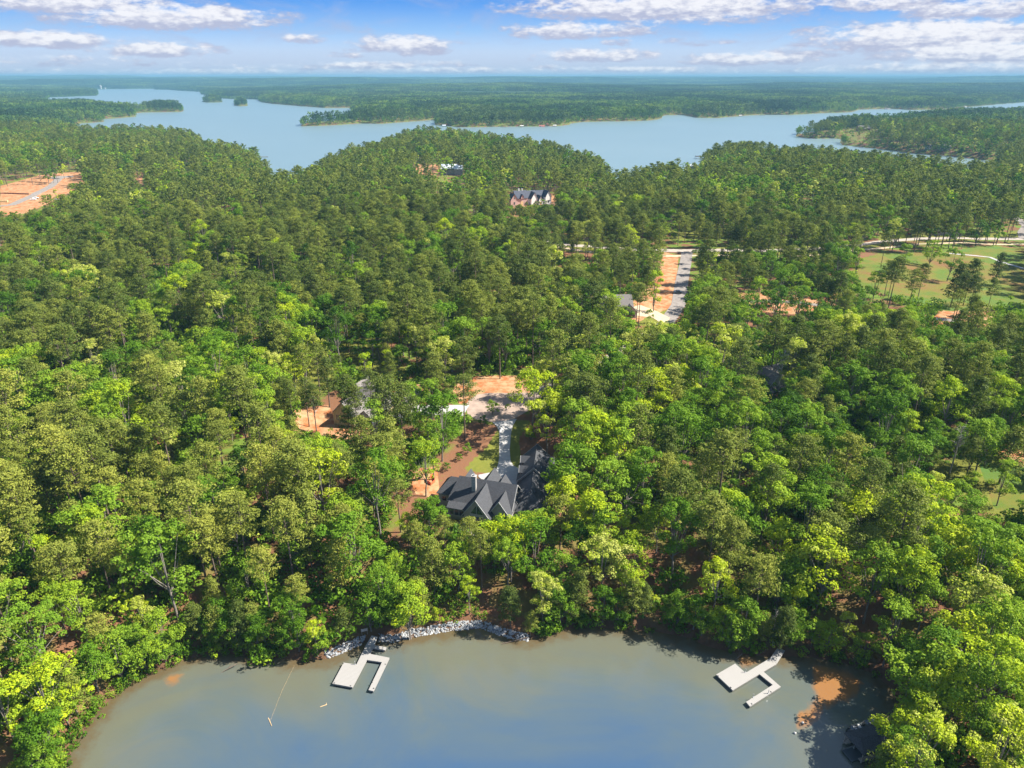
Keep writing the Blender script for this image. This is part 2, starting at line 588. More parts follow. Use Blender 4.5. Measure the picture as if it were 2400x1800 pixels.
# ------------------------------------------------------------------ water
m_water, t, out = new_mat('lake_water')
geo = t.n('ShaderNodeNewGeometry')
pos = geo.outputs['Position']
sp_ = t.n('ShaderNodeSeparateXYZ')
t.val(sp_.inputs[0], pos)
wx, wy, wz = sp_.outputs
an = t.n('ShaderNodeAttribute')
an.attribute_name = 'depth'
dep = an.outputs['Fac']       # metres from the bank
sky_mottle = t.noise(pos, 0.024, 6, .65, 1.2)
nd2 = t.math('ADD', dep, t.math('MULTIPLY', t.math('SUBTRACT', sky_mottle, .5), 46))  # noise shift paints mottled sky and cloud reflection into the silt and deep colours
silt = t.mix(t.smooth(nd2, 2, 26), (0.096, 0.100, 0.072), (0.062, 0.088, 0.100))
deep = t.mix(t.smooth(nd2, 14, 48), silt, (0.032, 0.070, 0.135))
an2 = t.n('ShaderNodeAttribute')
an2.attribute_name = 'clay'
no = t.noise(pos, 0.22, 7, .72)
clay = t.smooth(t.math('ADD', an2.outputs['Fac'], t.math('MULTIPLY', t.math('SUBTRACT', no, .5), 1.5)), .30, .95)
colw = t.mix(t.math('MULTIPLY', clay, .8), deep, (0.25, 0.108, 0.028))
shal_shade = t.smooth(t.math('ADD', dep, t.math('MULTIPLY', t.math('SUBTRACT', no, .5), 9)), 5.0, .6)  # shallow-bottom brown that also paints in the bank trees' shadow and reflection
colw = t.mix(t.math('MULTIPLY', shal_shade, .85), colw, (0.085, 0.058, 0.026))
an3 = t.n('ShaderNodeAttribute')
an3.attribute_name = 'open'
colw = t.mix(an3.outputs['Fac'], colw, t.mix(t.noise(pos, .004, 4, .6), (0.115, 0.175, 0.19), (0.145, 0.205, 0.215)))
b = t.n('ShaderNodeBsdfPrincipled')
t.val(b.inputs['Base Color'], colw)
t.val(b.inputs['Roughness'], t.mix(an3.outputs['Fac'], (.08, .08, .08), (.33, .33, .33)))
b.inputs['IOR'].default_value = 1.5
mp = t.n('ShaderNodeMapping')
t.val(mp.inputs[0], pos)
mp.inputs['Scale'].default_value = (0.35, 1.0, 1.0)
bn = t.n('ShaderNodeBump')
t.val(bn.inputs['Strength'], 0.45)
bn.inputs['Distance'].default_value = 0.05
t.val(bn.inputs['Height'], t.math('ADD', t.noise(mp.outputs[0], 1.8, 5, .6), t.math('MULTIPLY', t.noise(mp.outputs[0], .06, 3, .5), 3)))
t.t.links.new(bn.outputs[0], b.inputs['Normal'])
t.t.links.new(b.outputs[0], out.inputs[0])
# a sheet whose rings follow the view distance; depth is stored as metres from the bank
radw = np.concatenate([[1.0], 30.0 * (40000.0 / 30.0) ** np.linspace(0, 1, 300)])
angw = np.radians(np.linspace(0, 360, 721))[:-1]
RW, AW = np.meshgrid(radw, angw, indexing='ij')
wxx, wyy = RW * np.sin(AW), RW * np.cos(AW)
wv = np.stack([wxx, wyy, np.zeros_like(wxx)], -1).reshape(-1, 3)
K = len(angw)
ii, jj = np.meshgrid(np.arange(len(radw) - 1), np.arange(K), indexing='ij')
wf = np.stack([ii * K + jj, ii * K + (jj + 1) % K, (ii + 1) * K + (jj + 1) % K, (ii + 1) * K + jj], -1).reshape(-1, 4)[:, ::-1]
keepm = (wyy.ravel() > -2000)
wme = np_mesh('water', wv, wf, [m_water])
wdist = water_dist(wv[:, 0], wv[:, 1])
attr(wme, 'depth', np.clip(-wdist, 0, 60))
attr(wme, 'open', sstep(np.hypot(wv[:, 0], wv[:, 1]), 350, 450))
wpx, wpy, wfd = project(wv[:, 0], wv[:, 1], wv[:, 2])
CLAY = [[(1905, 1555), (1990, 1570), (2030, 1595), (2000, 1640), (1950, 1650), (1905, 1700), (1862, 1712), (1870, 1670), (1915, 1640), (1900, 1600)],
        [(1720, 1520), (1770, 1530), (1790, 1560), (1740, 1560)], [(385, 1590), (430, 1580), (425, 1600), (390, 1615)], [(2040, 1655), (2060, 1660), (2050, 1680)]]
attr(wme, 'clay', poly_weight(wpx, wpy, CLAY, 14) * (wfd > 5))
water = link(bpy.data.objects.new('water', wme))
tag(water, 'calm greenish blue lake and cove water', None, None, 'structure')


# ------------------------------------------------------------------ draped sheets (roads, drives, paths)
def drape(name, pts, mat, label, off=0.10, step=2.0, thick=0.25):
    """pts: outline in metres; a paved sheet with an edge face, following the ground"""
    dense = []
    n = len(pts)
    for i in range(n):
        a, c = pts[i], pts[(i + 1) % n]
        k = max(1, int(math.hypot(c[0] - a[0], c[1] - a[1]) / step))
        dense += [(a[0] + (c[0] - a[0]) * j / k, a[1] + (c[1] - a[1]) * j / k) for j in range(k)]
    xs, ys = [p[0] for p in dense], [p[1] for p in dense]
    X, Y = np.meshgrid(np.arange(min(xs), max(xs), step), np.arange(min(ys), max(ys), step))
    X = X.ravel()
    Y = Y.ravel()
    ok = in_poly(X, Y, dense) & (seg_dist(X, Y, dense) > step * .45)
    allp = [Vector(p) for p in dense] + [Vector((x, y)) for x, y in zip(X[ok], Y[ok])]
    nb = len(dense)
    vo, eo, fo, *_ = delaunay_2d_cdt(allp, [(i, (i + 1) % nb) for i in range(nb)], [], 1, 1e-4)
    bm = bmesh.new()
    vs = [bm.verts.new((p.x, p.y, gz_at(p.x, p.y) + off)) for p in vo]
    for f in fo:
        try:
            bm.faces.new([vs[i] for i in f])
        except ValueError:
            pass
    for v in [v for v in bm.verts if not v.link_faces]:
        bm.verts.remove(v)
    bmesh.ops.recalc_face_normals(bm, faces=bm.faces)
    for f in bm.faces:
        if f.normal.z < 0:
            f.normal_flip()
    be = [e for e in bm.edges if len(e.link_faces) == 1]
    r = bmesh.ops.extrude_edge_only(bm, edges=be)
    for v in r['geom']:
        if isinstance(v, bmesh.types.BMVert):
            v.co.z -= thick
    me = bpy.data.meshes.new(name)
    bm.to_mesh(me)
    bm.free()
    me.materials.append(mat)
    o = link(bpy.data.objects.new(name, me))
    return tag(o, label, None, None, 'structure')


def ribbon(pts, w):
    """outline of a band of width w round a centre line"""
    L, R = [], []
    n = len(pts)
    for i in range(n):
        a, c = pts[max(0, i - 1)], pts[min(n - 1, i + 1)]
        tx, ty = c[0] - a[0], c[1] - a[1]
        l = math.hypot(tx, ty)
        nx, ny = -ty / l, tx / l
        L.append((pts[i][0] + nx * w / 2, pts[i][1] + ny * w / 2))
        R.append((pts[i][0] - nx * w / 2, pts[i][1] - ny * w / 2))
    return L + R[::-1]


def zp(ox, oy, sc, pts):
    """points read off an enlarged crop, back to photograph pixels"""
    return [(ox + x / sc, oy + y / sc) for x, y in pts]


m_asph = pbr('asphalt', (0.215, 0.19, 0.17), .9, .2, .12, .5)
m_asph_w = pbr('asphalt_dusted_with_clay', (0.30, 0.225, 0.18), .9, .2, .12, .3)
m_conc = pbr('concrete', (0.36, 0.35, 0.335), .85, .25, .08, .6)
m_sand = pbr('sandy_path', (0.46, 0.36, 0.24), .9, .2, .1, .6)
drape('cul_de_sac', [G(*p) for p in zp(900, 820, 3.318, [(636, 430), (665, 385), (720, 350), (810, 337), (1000, 336), (1150, 334), (1260, 330), (1260, 380), (1180, 430), (1120, 475), (1040, 520), (1000, 548), (850, 562), (720, 545), (650, 500)])], m_asph_w, 'paved turning circle dusted with red clay')
drape('driveway', [G(*p) for p in zp(900, 820, 3.318, [(845, 566), (1032, 540), (1003, 590), (988, 650), (978, 780), (985, 870), (1010, 905), (1052, 925), (1040, 1060), (960, 1080), (850, 1080), (735, 990), (735, 975), (868, 950), (885, 900), (896, 840), (897, 640), (880, 600)])], m_conc, 'pale concrete driveway from turning circle to dark-roofed house', off=.17)
drape('side_driveway', [G(*p) for p in [(1100, 950), (1085, 975), (1000, 972), (930, 985), (880, 985), (860, 965), (900, 955), (1000, 950)]], m_conc, 'pale concrete driveway of the tan house', off=.16)
drape('side_road', ribbon([G(*p) for p in [(1262, 925), (1330, 895), (1420, 850), (1500, 800), (1560, 760), (1590, 715), (1598, 660), (1606, 620), (1611, 588)]], 7.5), m_asph, 'grey side road running from junction towards turning circle', off=.12)
drape('private_drive', [G(*p) for p in [(1470, 725), (1500, 715), (1540, 730), (1570, 745), (1560, 765), (1530, 745), (1470, 738)]], m_sand, 'pale drive towards the half hidden house', off=.15)
drape('main_road', ribbon([G(*p) for p in [(1180, 550), (1250, 562), (1330, 574), (1450, 583), (1560, 587), (1660, 587), (1800, 588), (1950, 581), (2060, 567), (2150, 560), (2250, 558), (2450, 560)]], 7.5), pbr('pale_worn_asphalt', (0.33, 0.285, 0.24), .9, .2, .08, .5), 'pale two lane road crossing behind the woods', off=.13, step=3)
drape('path', ribbon([G(*p) for p in [(1180, 562), (1300, 577), (1400, 594), (1500, 599), (1590, 600), (1800, 602), (1950, 596), (2060, 582), (2150, 572), (2250, 569), (2450, 571)]], 4.2), m_sand, 'sandy footpath beside the road', off=.10)
drape('cart_path', ribbon([G(*p) for p in [(2225, 594), (2270, 598), (2320, 603), (2350, 615), (2420, 636)]], 2.6), m_conc, 'winding concrete cart path across golf grass', off=.1)
drape('service_lane', ribbon([G(*p) for p in [(1730, 706), (1800, 706), (1870, 709), (1960, 722), (2060, 738), (2150, 744), (2240, 752)]], 4.5), m_asph, 'grey lane glimpsed between trunks', off=.12)
drape('construction_road', ribbon([G(*p) for p in [(-40, 488), (0, 483), (25, 481), (60, 466), (100, 447), (120, 436), (133, 424), (142, 416)]], 8), m_asph, 'grey road across the red clay building site', off=.15)
drape('construction_turning', [G(*p) for p in [(110, 417), (135, 413), (172, 412), (172, 415), (150, 417), (135, 422), (120, 419)]], m_asph, 'grey turning area at the end of the building site road', off=.18)
drape('upper_road', ribbon([G(*p) for p in [(2350, 500), (2385, 512), (2405, 530), (2395, 545), (2398, 560)]], 6), m_asph, 'grey road bending away at the edge', off=.14)
# ------------------------------------------------------------------ tree kinds
def leaf_mat(name, stops, transl=0.42, spread=0.26):
    m, t, out = new_mat(name)
    a = t.n('ShaderNodeAttribute')
    a.attribute_type = 'INSTANCER'
    a.attribute_name = 'tint'
    c = t.n('ShaderNodeAttribute')
    c.attribute_name = 'leaf'
    f = t.math('ADD', a.outputs['Fac'], t.math('MULTIPLY', t.math('SUBTRACT', c.outputs['Fac'], 0.5), spread), clamp=True)
    col = t.ramp(f, stops)
    d = t.n('ShaderNodeBsdfPrincipled')
    t.val(d.inputs['Base Color'], col)
    d.inputs['Roughness'].default_value = 0.6
    d.inputs['Specular IOR Level'].default_value = 0.08
    tr = t.n('ShaderNodeBsdfTranslucent')
    t.val(tr.inputs[0], t.mix(1.0, col, (1.15, 1.25, 0.5), 'MULTIPLY'))
    mx = t.n('ShaderNodeMixShader')
    mx.inputs[0].default_value = transl
    t.t.links.new(d.outputs[0], mx.inputs[1])
    t.t.links.new(tr.outputs[0], mx.inputs[2])
    t.t.links.new(mx.outputs[0], out.inputs[0])
    return m


m_leaf = leaf_mat('broad_leaves', [(0.0, (0.050, 0.115, 0.010)), (0.22, (0.092, 0.190, 0.010)), (0.45, (0.165, 0.270, 0.022)), (0.65, (0.25, 0.35, 0.022)),
                                  (0.82, (0.38, 0.45, 0.010)), (0.92, (0.36, 0.41, 0.06)), (1.0, (0.40, 0.42, 0.10))], .34, .3)
m_needle = leaf_mat('pine_needles', [(0.0, (0.052, 0.082, 0.018)), (0.35, (0.098, 0.132, 0.024)), (0.7, (0.178, 0.210, 0.034)), (1.0, (0.27, 0.285, 0.045))], .28, .4)
m_bark = pbr('grey_brown_bark', (0.16, 0.12, 0.095), .95, .1, .25, 6)
m_bark2 = pbr('pale_grey_bark', (0.20, 0.175, 0.15), .95, .1, .25, 6)
m_dead = pbr('weathered_dead_wood', (0.42, 0.38, 0.34), .95, .1, .2, 6)


def tube(path, radii, sides=6):
    """tapered tube: returns verts, quads"""
    path = np.asarray(path, float)
    V = []
    n = len(path)
    for i in range(n):
        d = path[min(i + 1, n - 1)] - path[max(i - 1, 0)]
        d /= np.linalg.norm(d) + 1e-9
        a = np.cross(d, [0.31, 0.95, 0.05])
        a /= np.linalg.norm(a) + 1e-9
        b_ = np.cross(d, a)
        for k in range(sides):
            th = 2 * math.pi * k / sides
            V.append(path[i] + radii[i] * (a * math.cos(th) + b_ * math.sin(th)))
    F = []
    for i in range(n - 1):
        for k in range(sides):
            F.append((i * sides + k, i * sides + (k + 1) % sides, (i + 1) * sides + (k + 1) % sides, (i + 1) * sides + k))
    return np.array(V), np.array(F)


def merge(parts):
    V, F, o = [], [], 0
    for v, f in parts:
        V.append(v)
        F.append(f + o)
        o += len(v)
    return np.concatenate(V), np.concatenate(F)


def leaves(rs, cen, nrm, size, narrow=1.0, flop=0.9):
    """one small bent-free quad per centre, facing roughly along nrm"""
    n = len(cen)
    nn = nrm + rs.normal(0, flop, (n, 3)) * 0.55
    nn /= np.linalg.norm(nn, axis=1)[:, None] + 1e-9
    r = rs.normal(size=(n, 3))
    u = np.cross(nn, r)
    u /= np.linalg.norm(u, axis=1)[:, None] + 1e-9
    v = np.cross(nn, u)
    s = size * rs.uniform(.6, 1.3, n)[:, None] * 0.5
    su, sv = s * narrow, s
    q = np.stack([cen - u * su, cen - v * sv * rs.uniform(.5, 1, (n, 1)), cen + u * su, cen + v * sv * rs.uniform(.6, 1.1, (n, 1))], 1)
    V = q.reshape(-1, 3)
    F = np.arange(4 * n).reshape(n, 4)
    return V, F


def sphere_pts(rs, n, up=-1.0):
    p = rs.normal(size=(int(n * 3) + 40, 3))
    p /= np.linalg.norm(p, axis=1)[:, None]
    p = p[p[:, 2] > up]
    return p[:n]


def broad(seed, H=20.0, R=5.2, base=0.38, lobes=84, per=60, size=0.43, lobe_r=1.18, droop=0.0, open_=0.0):
    """crown leaf quads (V, F, leaf attribute per vertex) and trunk (V, F)"""
    rs = np.random.RandomState(seed)
    cz = H * (base + (1 - base) * 0.5)
    rz = H * (1 - base) * 0.5
    C = []
    # a few big limbs, each carrying lobes, so that the outline is uneven
    nl = rs.randint(8, 12)
    limbs = []
    for k in range(nl):
        th = 2 * math.pi * (k + rs.uniform(-.35, .35)) / nl
        ph = rs.uniform(-.95, 1.2)
        rad_ = R * rs.uniform(.55, .9) * (math.cos(ph) if ph > 0 else math.cos(ph * .7))
        limbs.append(np.array([math.cos(th) * rad_, math.sin(th) * rad_, cz + rz * .78 * math.sin(ph)]))
    limbs.append(np.array([rs.uniform(-.6, .6), rs.uniform(-.6, .6), cz + rz * .72]))
    per_l = lobes // len(limbs)
    cl = []
    for L in limbs:
        rr_ = R * rs.uniform(.34, .5)
        for d in sphere_pts(rs, per_l, -.55):
            cl.append((L + d * rr_ * np.array([1, 1, .8]) * rs.uniform(.55, 1.0), L))
    V, F, A = [], [], []
    o = 0
    for c, L in cl:
        if rs.rand() < open_:
            continue
        lr = lobe_r * rs.uniform(.6, 1.25)
        d = sphere_pts(rs, per, -.45)
        cen = c + d * lr * np.array([1, 1, .72]) * rs.uniform(.75, 1.05, (len(d), 1))
        cen[:, 2] -= droop * np.hypot(d[:, 0], d[:, 1]) * lr
        v, f = leaves(rs, cen, d + [0, 0, .5], size)
        tone = rs.uniform(0, 1)
        V.append(v)
        F.append(f + o)
        A.append(np.clip(np.repeat(tone * .72 + rs.uniform(.04, .24, len(cen)), 4), 0, 1))
        o += len(v)
    tz = H * base
    lean = rs.normal(0, .25, 2)
    parts = [tube([(0, 0, -1.0), (lean[0] * .3, lean[1] * .3, tz * .5), (lean[0], lean[1], tz), (lean[0] * 1.5, lean[1] * 1.5, cz + rz * .4)], [.30, .24, .19, .06], 7)]
    for L in limbs:
        s = np.array([lean[0], lean[1], tz * rs.uniform(.8, 1.25)])
        mid = s * .5 + L * .5 + [0, 0, rs.uniform(-.8, .3)]
        parts.append(tube([s, mid, L], [.13, .08, .03], 5))
    return np.concatenate(V), np.concatenate(F), np.concatenate(A), merge(parts)


def pine(seed, H=25.0, R=4.2, base=0.52, branches=44, tufts=5, per=24, size=0.52, cone=0.25):
    rs = np.random.RandomState(seed)
    lean = rs.normal(0, .5, 2)

    def axis(z):
        return np.array([lean[0] * (z / H) ** 2, lean[1] * (z / H) ** 2, z])
    parts = [tube([axis(-1.0) * [0, 0, 1], axis(H * .3), axis(H * .6), axis(H * .97)], [.27, .22, .16, .04], 7)]
    V, F, A = [], [], []
    o = 0
    golden = 2.399
    for k in range(branches):
        f_ = (k + rs.uniform(0, 1)) / branches
        z = H * (base + (1 - base) * f_)
        prof = math.sin(math.pi * min(1, (0.16 + f_ * .84)) ** (1.0 - cone * .5)) ** .75 if f_ < .97 else .2
        L = R * max(.16, prof) * rs.uniform(.55, 1.15)
        th = k * golden + rs.uniform(-.4, .4)
        rise = L * (0.05 + .75 * f_) * rs.uniform(.6, 1.2)
        a = axis(z - .3)
        tip = a + [math.cos(th) * L, math.sin(th) * L, rise]
        if k % 2 == 0 or f_ < .4:
            parts.append(tube([a, (a + tip) / 2 + [0, 0, -.15], tip], [.06, .045, .02], 4))
        for j in range(tufts):
            s = 1 - (j * .72 / tufts) * rs.uniform(.6, 1.2)
            c = a + (tip - a) * s + rs.normal(0, .42, 3) * [1, 1, .45]
            d = sphere_pts(rs, per, -.35)
            lr = rs.uniform(.7, 1.25)
            cen = c + d * lr * [1, 1, .62]
            v, fc = leaves(rs, cen, d + [0, 0, .5], size, narrow=.62)
            V.append(v)
            F.append(fc + o)
            A.append(np.repeat(np.clip(rs.uniform(0, .72) + rs.uniform(0, .28, len(cen)), 0, 1), 4))
            o += len(v)
    for k in range(rs.randint(3, 8)):     # dead stubs below the crown
        z = H * base * rs.uniform(.55, 1)
        th = rs.uniform(0, 6.28)
        a = axis(z)
        parts.append(tube([a, a + [math.cos(th) * 1.3, math.sin(th) * 1.3, .2]], [.045, .015], 4))
    return np.concatenate(V), np.concatenate(F), np.concatenate(A), merge(parts)


def snag(seed, H=17.0):
    rs = np.random.RandomState(seed)
    parts = [tube([(0, 0, -1), (.2, 0, H * .4), (-.1, .2, H * .75), (.2, .1, H)], [.26, .2, .12, .03], 6)]
    for k in range(22):
        z = H * rs.uniform(.42, .97)
        th = rs.uniform(0, 6.28)
        L = (1 - z / H * .7) * 6 * rs.uniform(.5, 1)
        a = np.array([0, 0, z])
        tip = a + [math.cos(th) * L, math.sin(th) * L, L * rs.uniform(.2, .9)]
        parts.append(tube([a, (a + tip) / 2 + rs.normal(0, .25, 3), tip], [.09, .06, .02], 4))
        for j in range(4):
            s = a + (tip - a) * rs.uniform(.35, .95)
            e = s + rs.normal(0, .9, 3) + [0, 0, .5]
            parts.append(tube([s, e], [.035, .012], 3))
    return merge(parts)


def crown_mesh(name, V, F, A, mat):
    me = np_mesh(name, V, F, [mat])
    attr(me, 'leaf', A)
    return me


# high detail kinds
BROAD, PINE = [], []
bspec = [dict(seed=1, H=20, R=6.16, base=.28, lobes=87), dict(seed=2, H=22, R=7.07, lobes=100, base=.3), dict(seed=3, H=17, R=4.90, base=.18, lobes=71), dict(seed=4, H=23, R=5.59, base=.26, lobes=90),
         dict(seed=5, H=19, R=7.07, base=.42, lobes=90, open_=.15), dict(seed=6, H=13, R=4.56, base=.12, lobes=65), dict(seed=7, H=21, R=5.93, base=.26, lobes=97, open_=.22, lobe_r=1.2),
         dict(seed=8, H=17, R=5.70, base=.14, lobes=87, droop=.35),
         dict(seed=9, H=22, R=4.3, base=.2, lobes=84, open_=.1), dict(seed=10, H=16, R=5.9, base=.26, lobes=86), dict(seed=11, H=24, R=5.6, base=.4, lobes=78, open_=.25), dict(seed=12, H=20, R=3.6, base=.12, lobes=70)]
BFORM = ['round crowned', 'broad spreading', 'compact', 'tall domed', 'open branched', 'small bushy', 'airy', 'drooping', 'upright', 'low wide', 'gappy', 'columnar']
for s in bspec:
    V, F, A, tr = broad(**s)
    BROAD.append((crown_mesh('crown', V, F, A, m_leaf), np_mesh('trunk', tr[0], tr[1], [m_bark2], smooth=True), s['H'], s['R'], s.get('base', .38)))
pspec = [dict(seed=21, H=25, R=5.70), dict(seed=22, H=27, R=5.33, base=.6), dict(seed=23, H=23, R=6.08, base=.45, branches=46), dict(seed=24, H=26, R=4.46, base=.58, branches=34),
         dict(seed=25, H=24, R=6.57, base=.55, tufts=5), dict(seed=26, H=21, R=4.71, base=.38, cone=.6), dict(seed=27, H=28, R=5.70, base=.62, branches=36), dict(seed=28, H=18, R=4.46, base=.25, cone=.8, branches=44),
         dict(seed=29, H=27, R=4.4, base=.66, branches=30), dict(seed=30, H=24, R=5.0, base=.5, branches=34, tufts=4), dict(seed=31, H=29, R=5.2, base=.64, branches=34), dict(seed=32, H=22, R=4.6, base=.34, cone=.7, branches=40)]
PFORM = ['round topped', 'bare stemmed', 'full crowned', 'slender', 'flat topped', 'shaggy', 'lofty', 'cone shaped', 'high crowned', 'loosely branched', 'towering', 'feathery']
for s in pspec:
    V, F, A, tr = pine(**s)
    PINE.append((crown_mesh('crown', V, F, A, m_needle), np_mesh('trunk', tr[0], tr[1], [m_bark], smooth=True), s['H'], s['R'], s.get('base', .52)))
snag_me = []
for q in range(3):
    sv, sf = snag(60 + q)
    snag_me.append(np_mesh('trunk', sv, sf, [m_dead], smooth=True))


def joined(name, crownspec, trunk_mat, mat):
    V, F, A, tr = crownspec
    n = len(V)
    me = np_mesh(name, np.concatenate([V, tr[0]]), np.concatenate([F, tr[1] + n]), [mat, trunk_mat],
                 np.concatenate([np.zeros(len(F), int), np.ones(len(tr[1]), int)]))
    attr(me, 'leaf', np.concatenate([A, np.zeros(len(tr[0]))]))
    return me


def proto_coll(name, meshes):
    c = bpy.data.collections.new(name)
    for i, me in enumerate(meshes):
        o = bpy.data.objects.new('%s_%02d' % (name, i), me)
        c.objects.link(o)
    return c


def light_trunk(tr, keep):
    return (tr[0][:keep], tr[1][(tr[1] < keep).all(1)])


protoB = proto_coll('kind_broadleaf', [joined('b', broad(**s), m_bark2, m_leaf) for s in bspec])
protoP = proto_coll('kind_pine', [joined('p', pine(**s), m_bark, m_needle) for s in pspec])
lo = []
for q in range(4):
    s = dict(bspec[q])
    s.update(lobes=30, per=24, size=1.0, seed=80 + q)
    V, F, A, tr = broad(**s)
    lo.append(joined('b', (V, F, A, light_trunk(tr, 28)), m_bark2, m_leaf))
protoB2 = proto_coll('kind_far_broadleaf', lo)
lo = []
for q in range(4):
    s = dict(pspec[q])
    s.update(branches=24, tufts=3, per=12, size=1.05, seed=90 + q)
    V, F, A, tr = pine(**s)
    lo.append(joined('p', (V, F, A, light_trunk(tr, 28)), m_bark, m_needle))
protoP2 = proto_coll('kind_far_pine', lo)


def clump(seed, n, area, size, per, lobes, mat, kind):
    """several small distant trees in one mesh"""
    rs = np.random.RandomState(seed)
    V, F, A = [], [], []
    o = 0
    g = int(math.ceil(math.sqrt(n)))
    for k in range(n):
        x = ((k % g + .5 + rs.uniform(-.4, .4)) / g - .5) * area
        y = ((k // g + .5 + rs.uniform(-.4, .4)) / g - .5) * area
        H = rs.uniform(16, 27)
        R = rs.uniform(3.2, 5.4)
        tone = rs.uniform(0, 1)
        for j in range(lobes):
            d0 = sphere_pts(rs, 1, -.2)[0]
            c = np.array([x, y, H * .72]) + d0 * [R * .7, R * .7, H * .2]
            d = sphere_pts(rs, per, -.6)
            cen = c + d * [R * .45, R * .45, R * .42]
            v, f = leaves(rs, cen, d + [0, 0, .3], size)
            V.append(v)
            F.append(f + o)
            A.append(np.repeat(np.clip(tone + rs.uniform(-.2, .2, len(cen)), 0, 1), 4))
            o += len(v)
        # lower foliage down to the ground, as at a lake shore
        d = sphere_pts(rs, per * 2, -.9)
        v, f = leaves(rs, np.array([x, y, H * .34]) + d * [R * .8, R * .8, H * .3], d, size * 1.1)
        V.append(v)
        F.append(f + o)
        A.append(np.full(len(v), tone))
        o += len(v)
    me = np_mesh('clump', np.concatenate(V), np.concatenate(F), [mat])
    attr(me, 'leaf', np.concatenate(A))
    return me


m_wood_b = leaf_mat('distant_leaves', [(0.0, (0.035, 0.080, 0.022)), (0.5, (0.075, 0.150, 0.026)), (1.0, (0.17, 0.25, 0.035))], .25, .7)
m_wood_p = leaf_mat('distant_needles', [(0.0, (0.022, 0.050, 0.018)), (0.5, (0.045, 0.088, 0.024)), (1.0, (0.09, 0.13, 0.03))], .2, .7)
protoC = proto_coll('kind_clump', [clump(100 + q, 5, 17, 2.1, 7, 6, m_wood_b if q % 2 else m_wood_p, 0) for q in range(6)])
protoD = proto_coll('kind_grove', [clump(120 + q, 150, 130, 3.6, 4, 4, m_wood_b if q % 2 else m_wood_p, 0) for q in range(5)])


def shrub_mesh(seed, mat):
    rs = np.random.RandomState(seed)
    V, F, A = [], [], []
    o = 0
    for j in range(9):
        c = rs.normal(0, 1, 3) * [.9, .9, .7] + [0, 0, 1.5 + rs.uniform(0, 1.6)]
        d = sphere_pts(rs, 22, -.7)
        v, f = leaves(rs, c + d * rs.uniform(.5, .95), d, .5)
        V.append(v); F.append(f + o); A.append(np.repeat(rs.uniform(0, 1, len(d)), 4)); o += len(v)
    me = np_mesh('shrub', np.concatenate(V), np.concatenate(F), [mat])
    attr(me, 'leaf', np.concatenate(A))
    return me


protoS = proto_coll('kind_shrub', [shrub_mesh(140 + q, m_leaf) for q in range(5)])


# ------------------------------------------------------------------ scattering as stuff
def scatter(name, pts, coll, scales, rots, idx, tint, label):
    """ONE object: a point cloud mesh whose points carry trees through geometry nodes"""
    me = bpy.data.meshes.new(name)
    me.vertices.add(len(pts))
    me.vertices.foreach_set('co', np.asarray(pts, np.float32).ravel())
    for nm, v in (('scl', scales), ('rot', rots), ('tint', tint)):
        attr(me, nm, v)
    a = me.attributes.new('idx', 'INT', 'POINT')
    a.data.foreach_set('value', np.asarray(idx, np.int32))
    me.update()
    o = link(bpy.data.objects.new(name, me))
    ng = bpy.data.node_groups.new(name, 'GeometryNodeTree')
    ng.interface.new_socket('Geometry', in_out='INPUT', socket_type='NodeSocketGeometry')
    ng.interface.new_socket('Geometry', in_out='OUTPUT', socket_type='NodeSocketGeometry')
    N, Lk = ng.nodes, ng.links
    gi, go = N.new('NodeGroupInput'), N.new('NodeGroupOutput')
    ci = N.new('GeometryNodeCollectionInfo')
    ci.inputs['Collection'].default_value = coll
    ci.inputs['Separate Children'].default_value = True
    ci.inputs['Reset Children'].default_value = True
    iop = N.new('GeometryNodeInstanceOnPoints')
    iop.inputs['Pick Instance'].default_value = True

    def na(nm, dt):
        q = N.new('GeometryNodeInputNamedAttribute')
        q.data_type = dt
        q.inputs['Name'].default_value = nm
        return q.outputs['Attribute']
    cx = N.new('ShaderNodeCombineXYZ')
    Lk.new(na('rot', 'FLOAT'), cx.inputs[2])
    Lk.new(gi.outputs[0], iop.inputs['Points'])
    Lk.new(ci.outputs[0], iop.inputs['Instance'])
    Lk.new(na('idx', 'INT'), iop.inputs['Instance Index'])
    Lk.new(cx.outputs[0], iop.inputs['Rotation'])
    Lk.new(na('scl', 'FLOAT'), iop.inputs['Scale'])
    Lk.new(iop.outputs[0], go.inputs[0])
    md = o.modifiers.new('scatter', 'NODES')
    md.node_group = ng
    return tag(o, label, None, None, 'stuff')


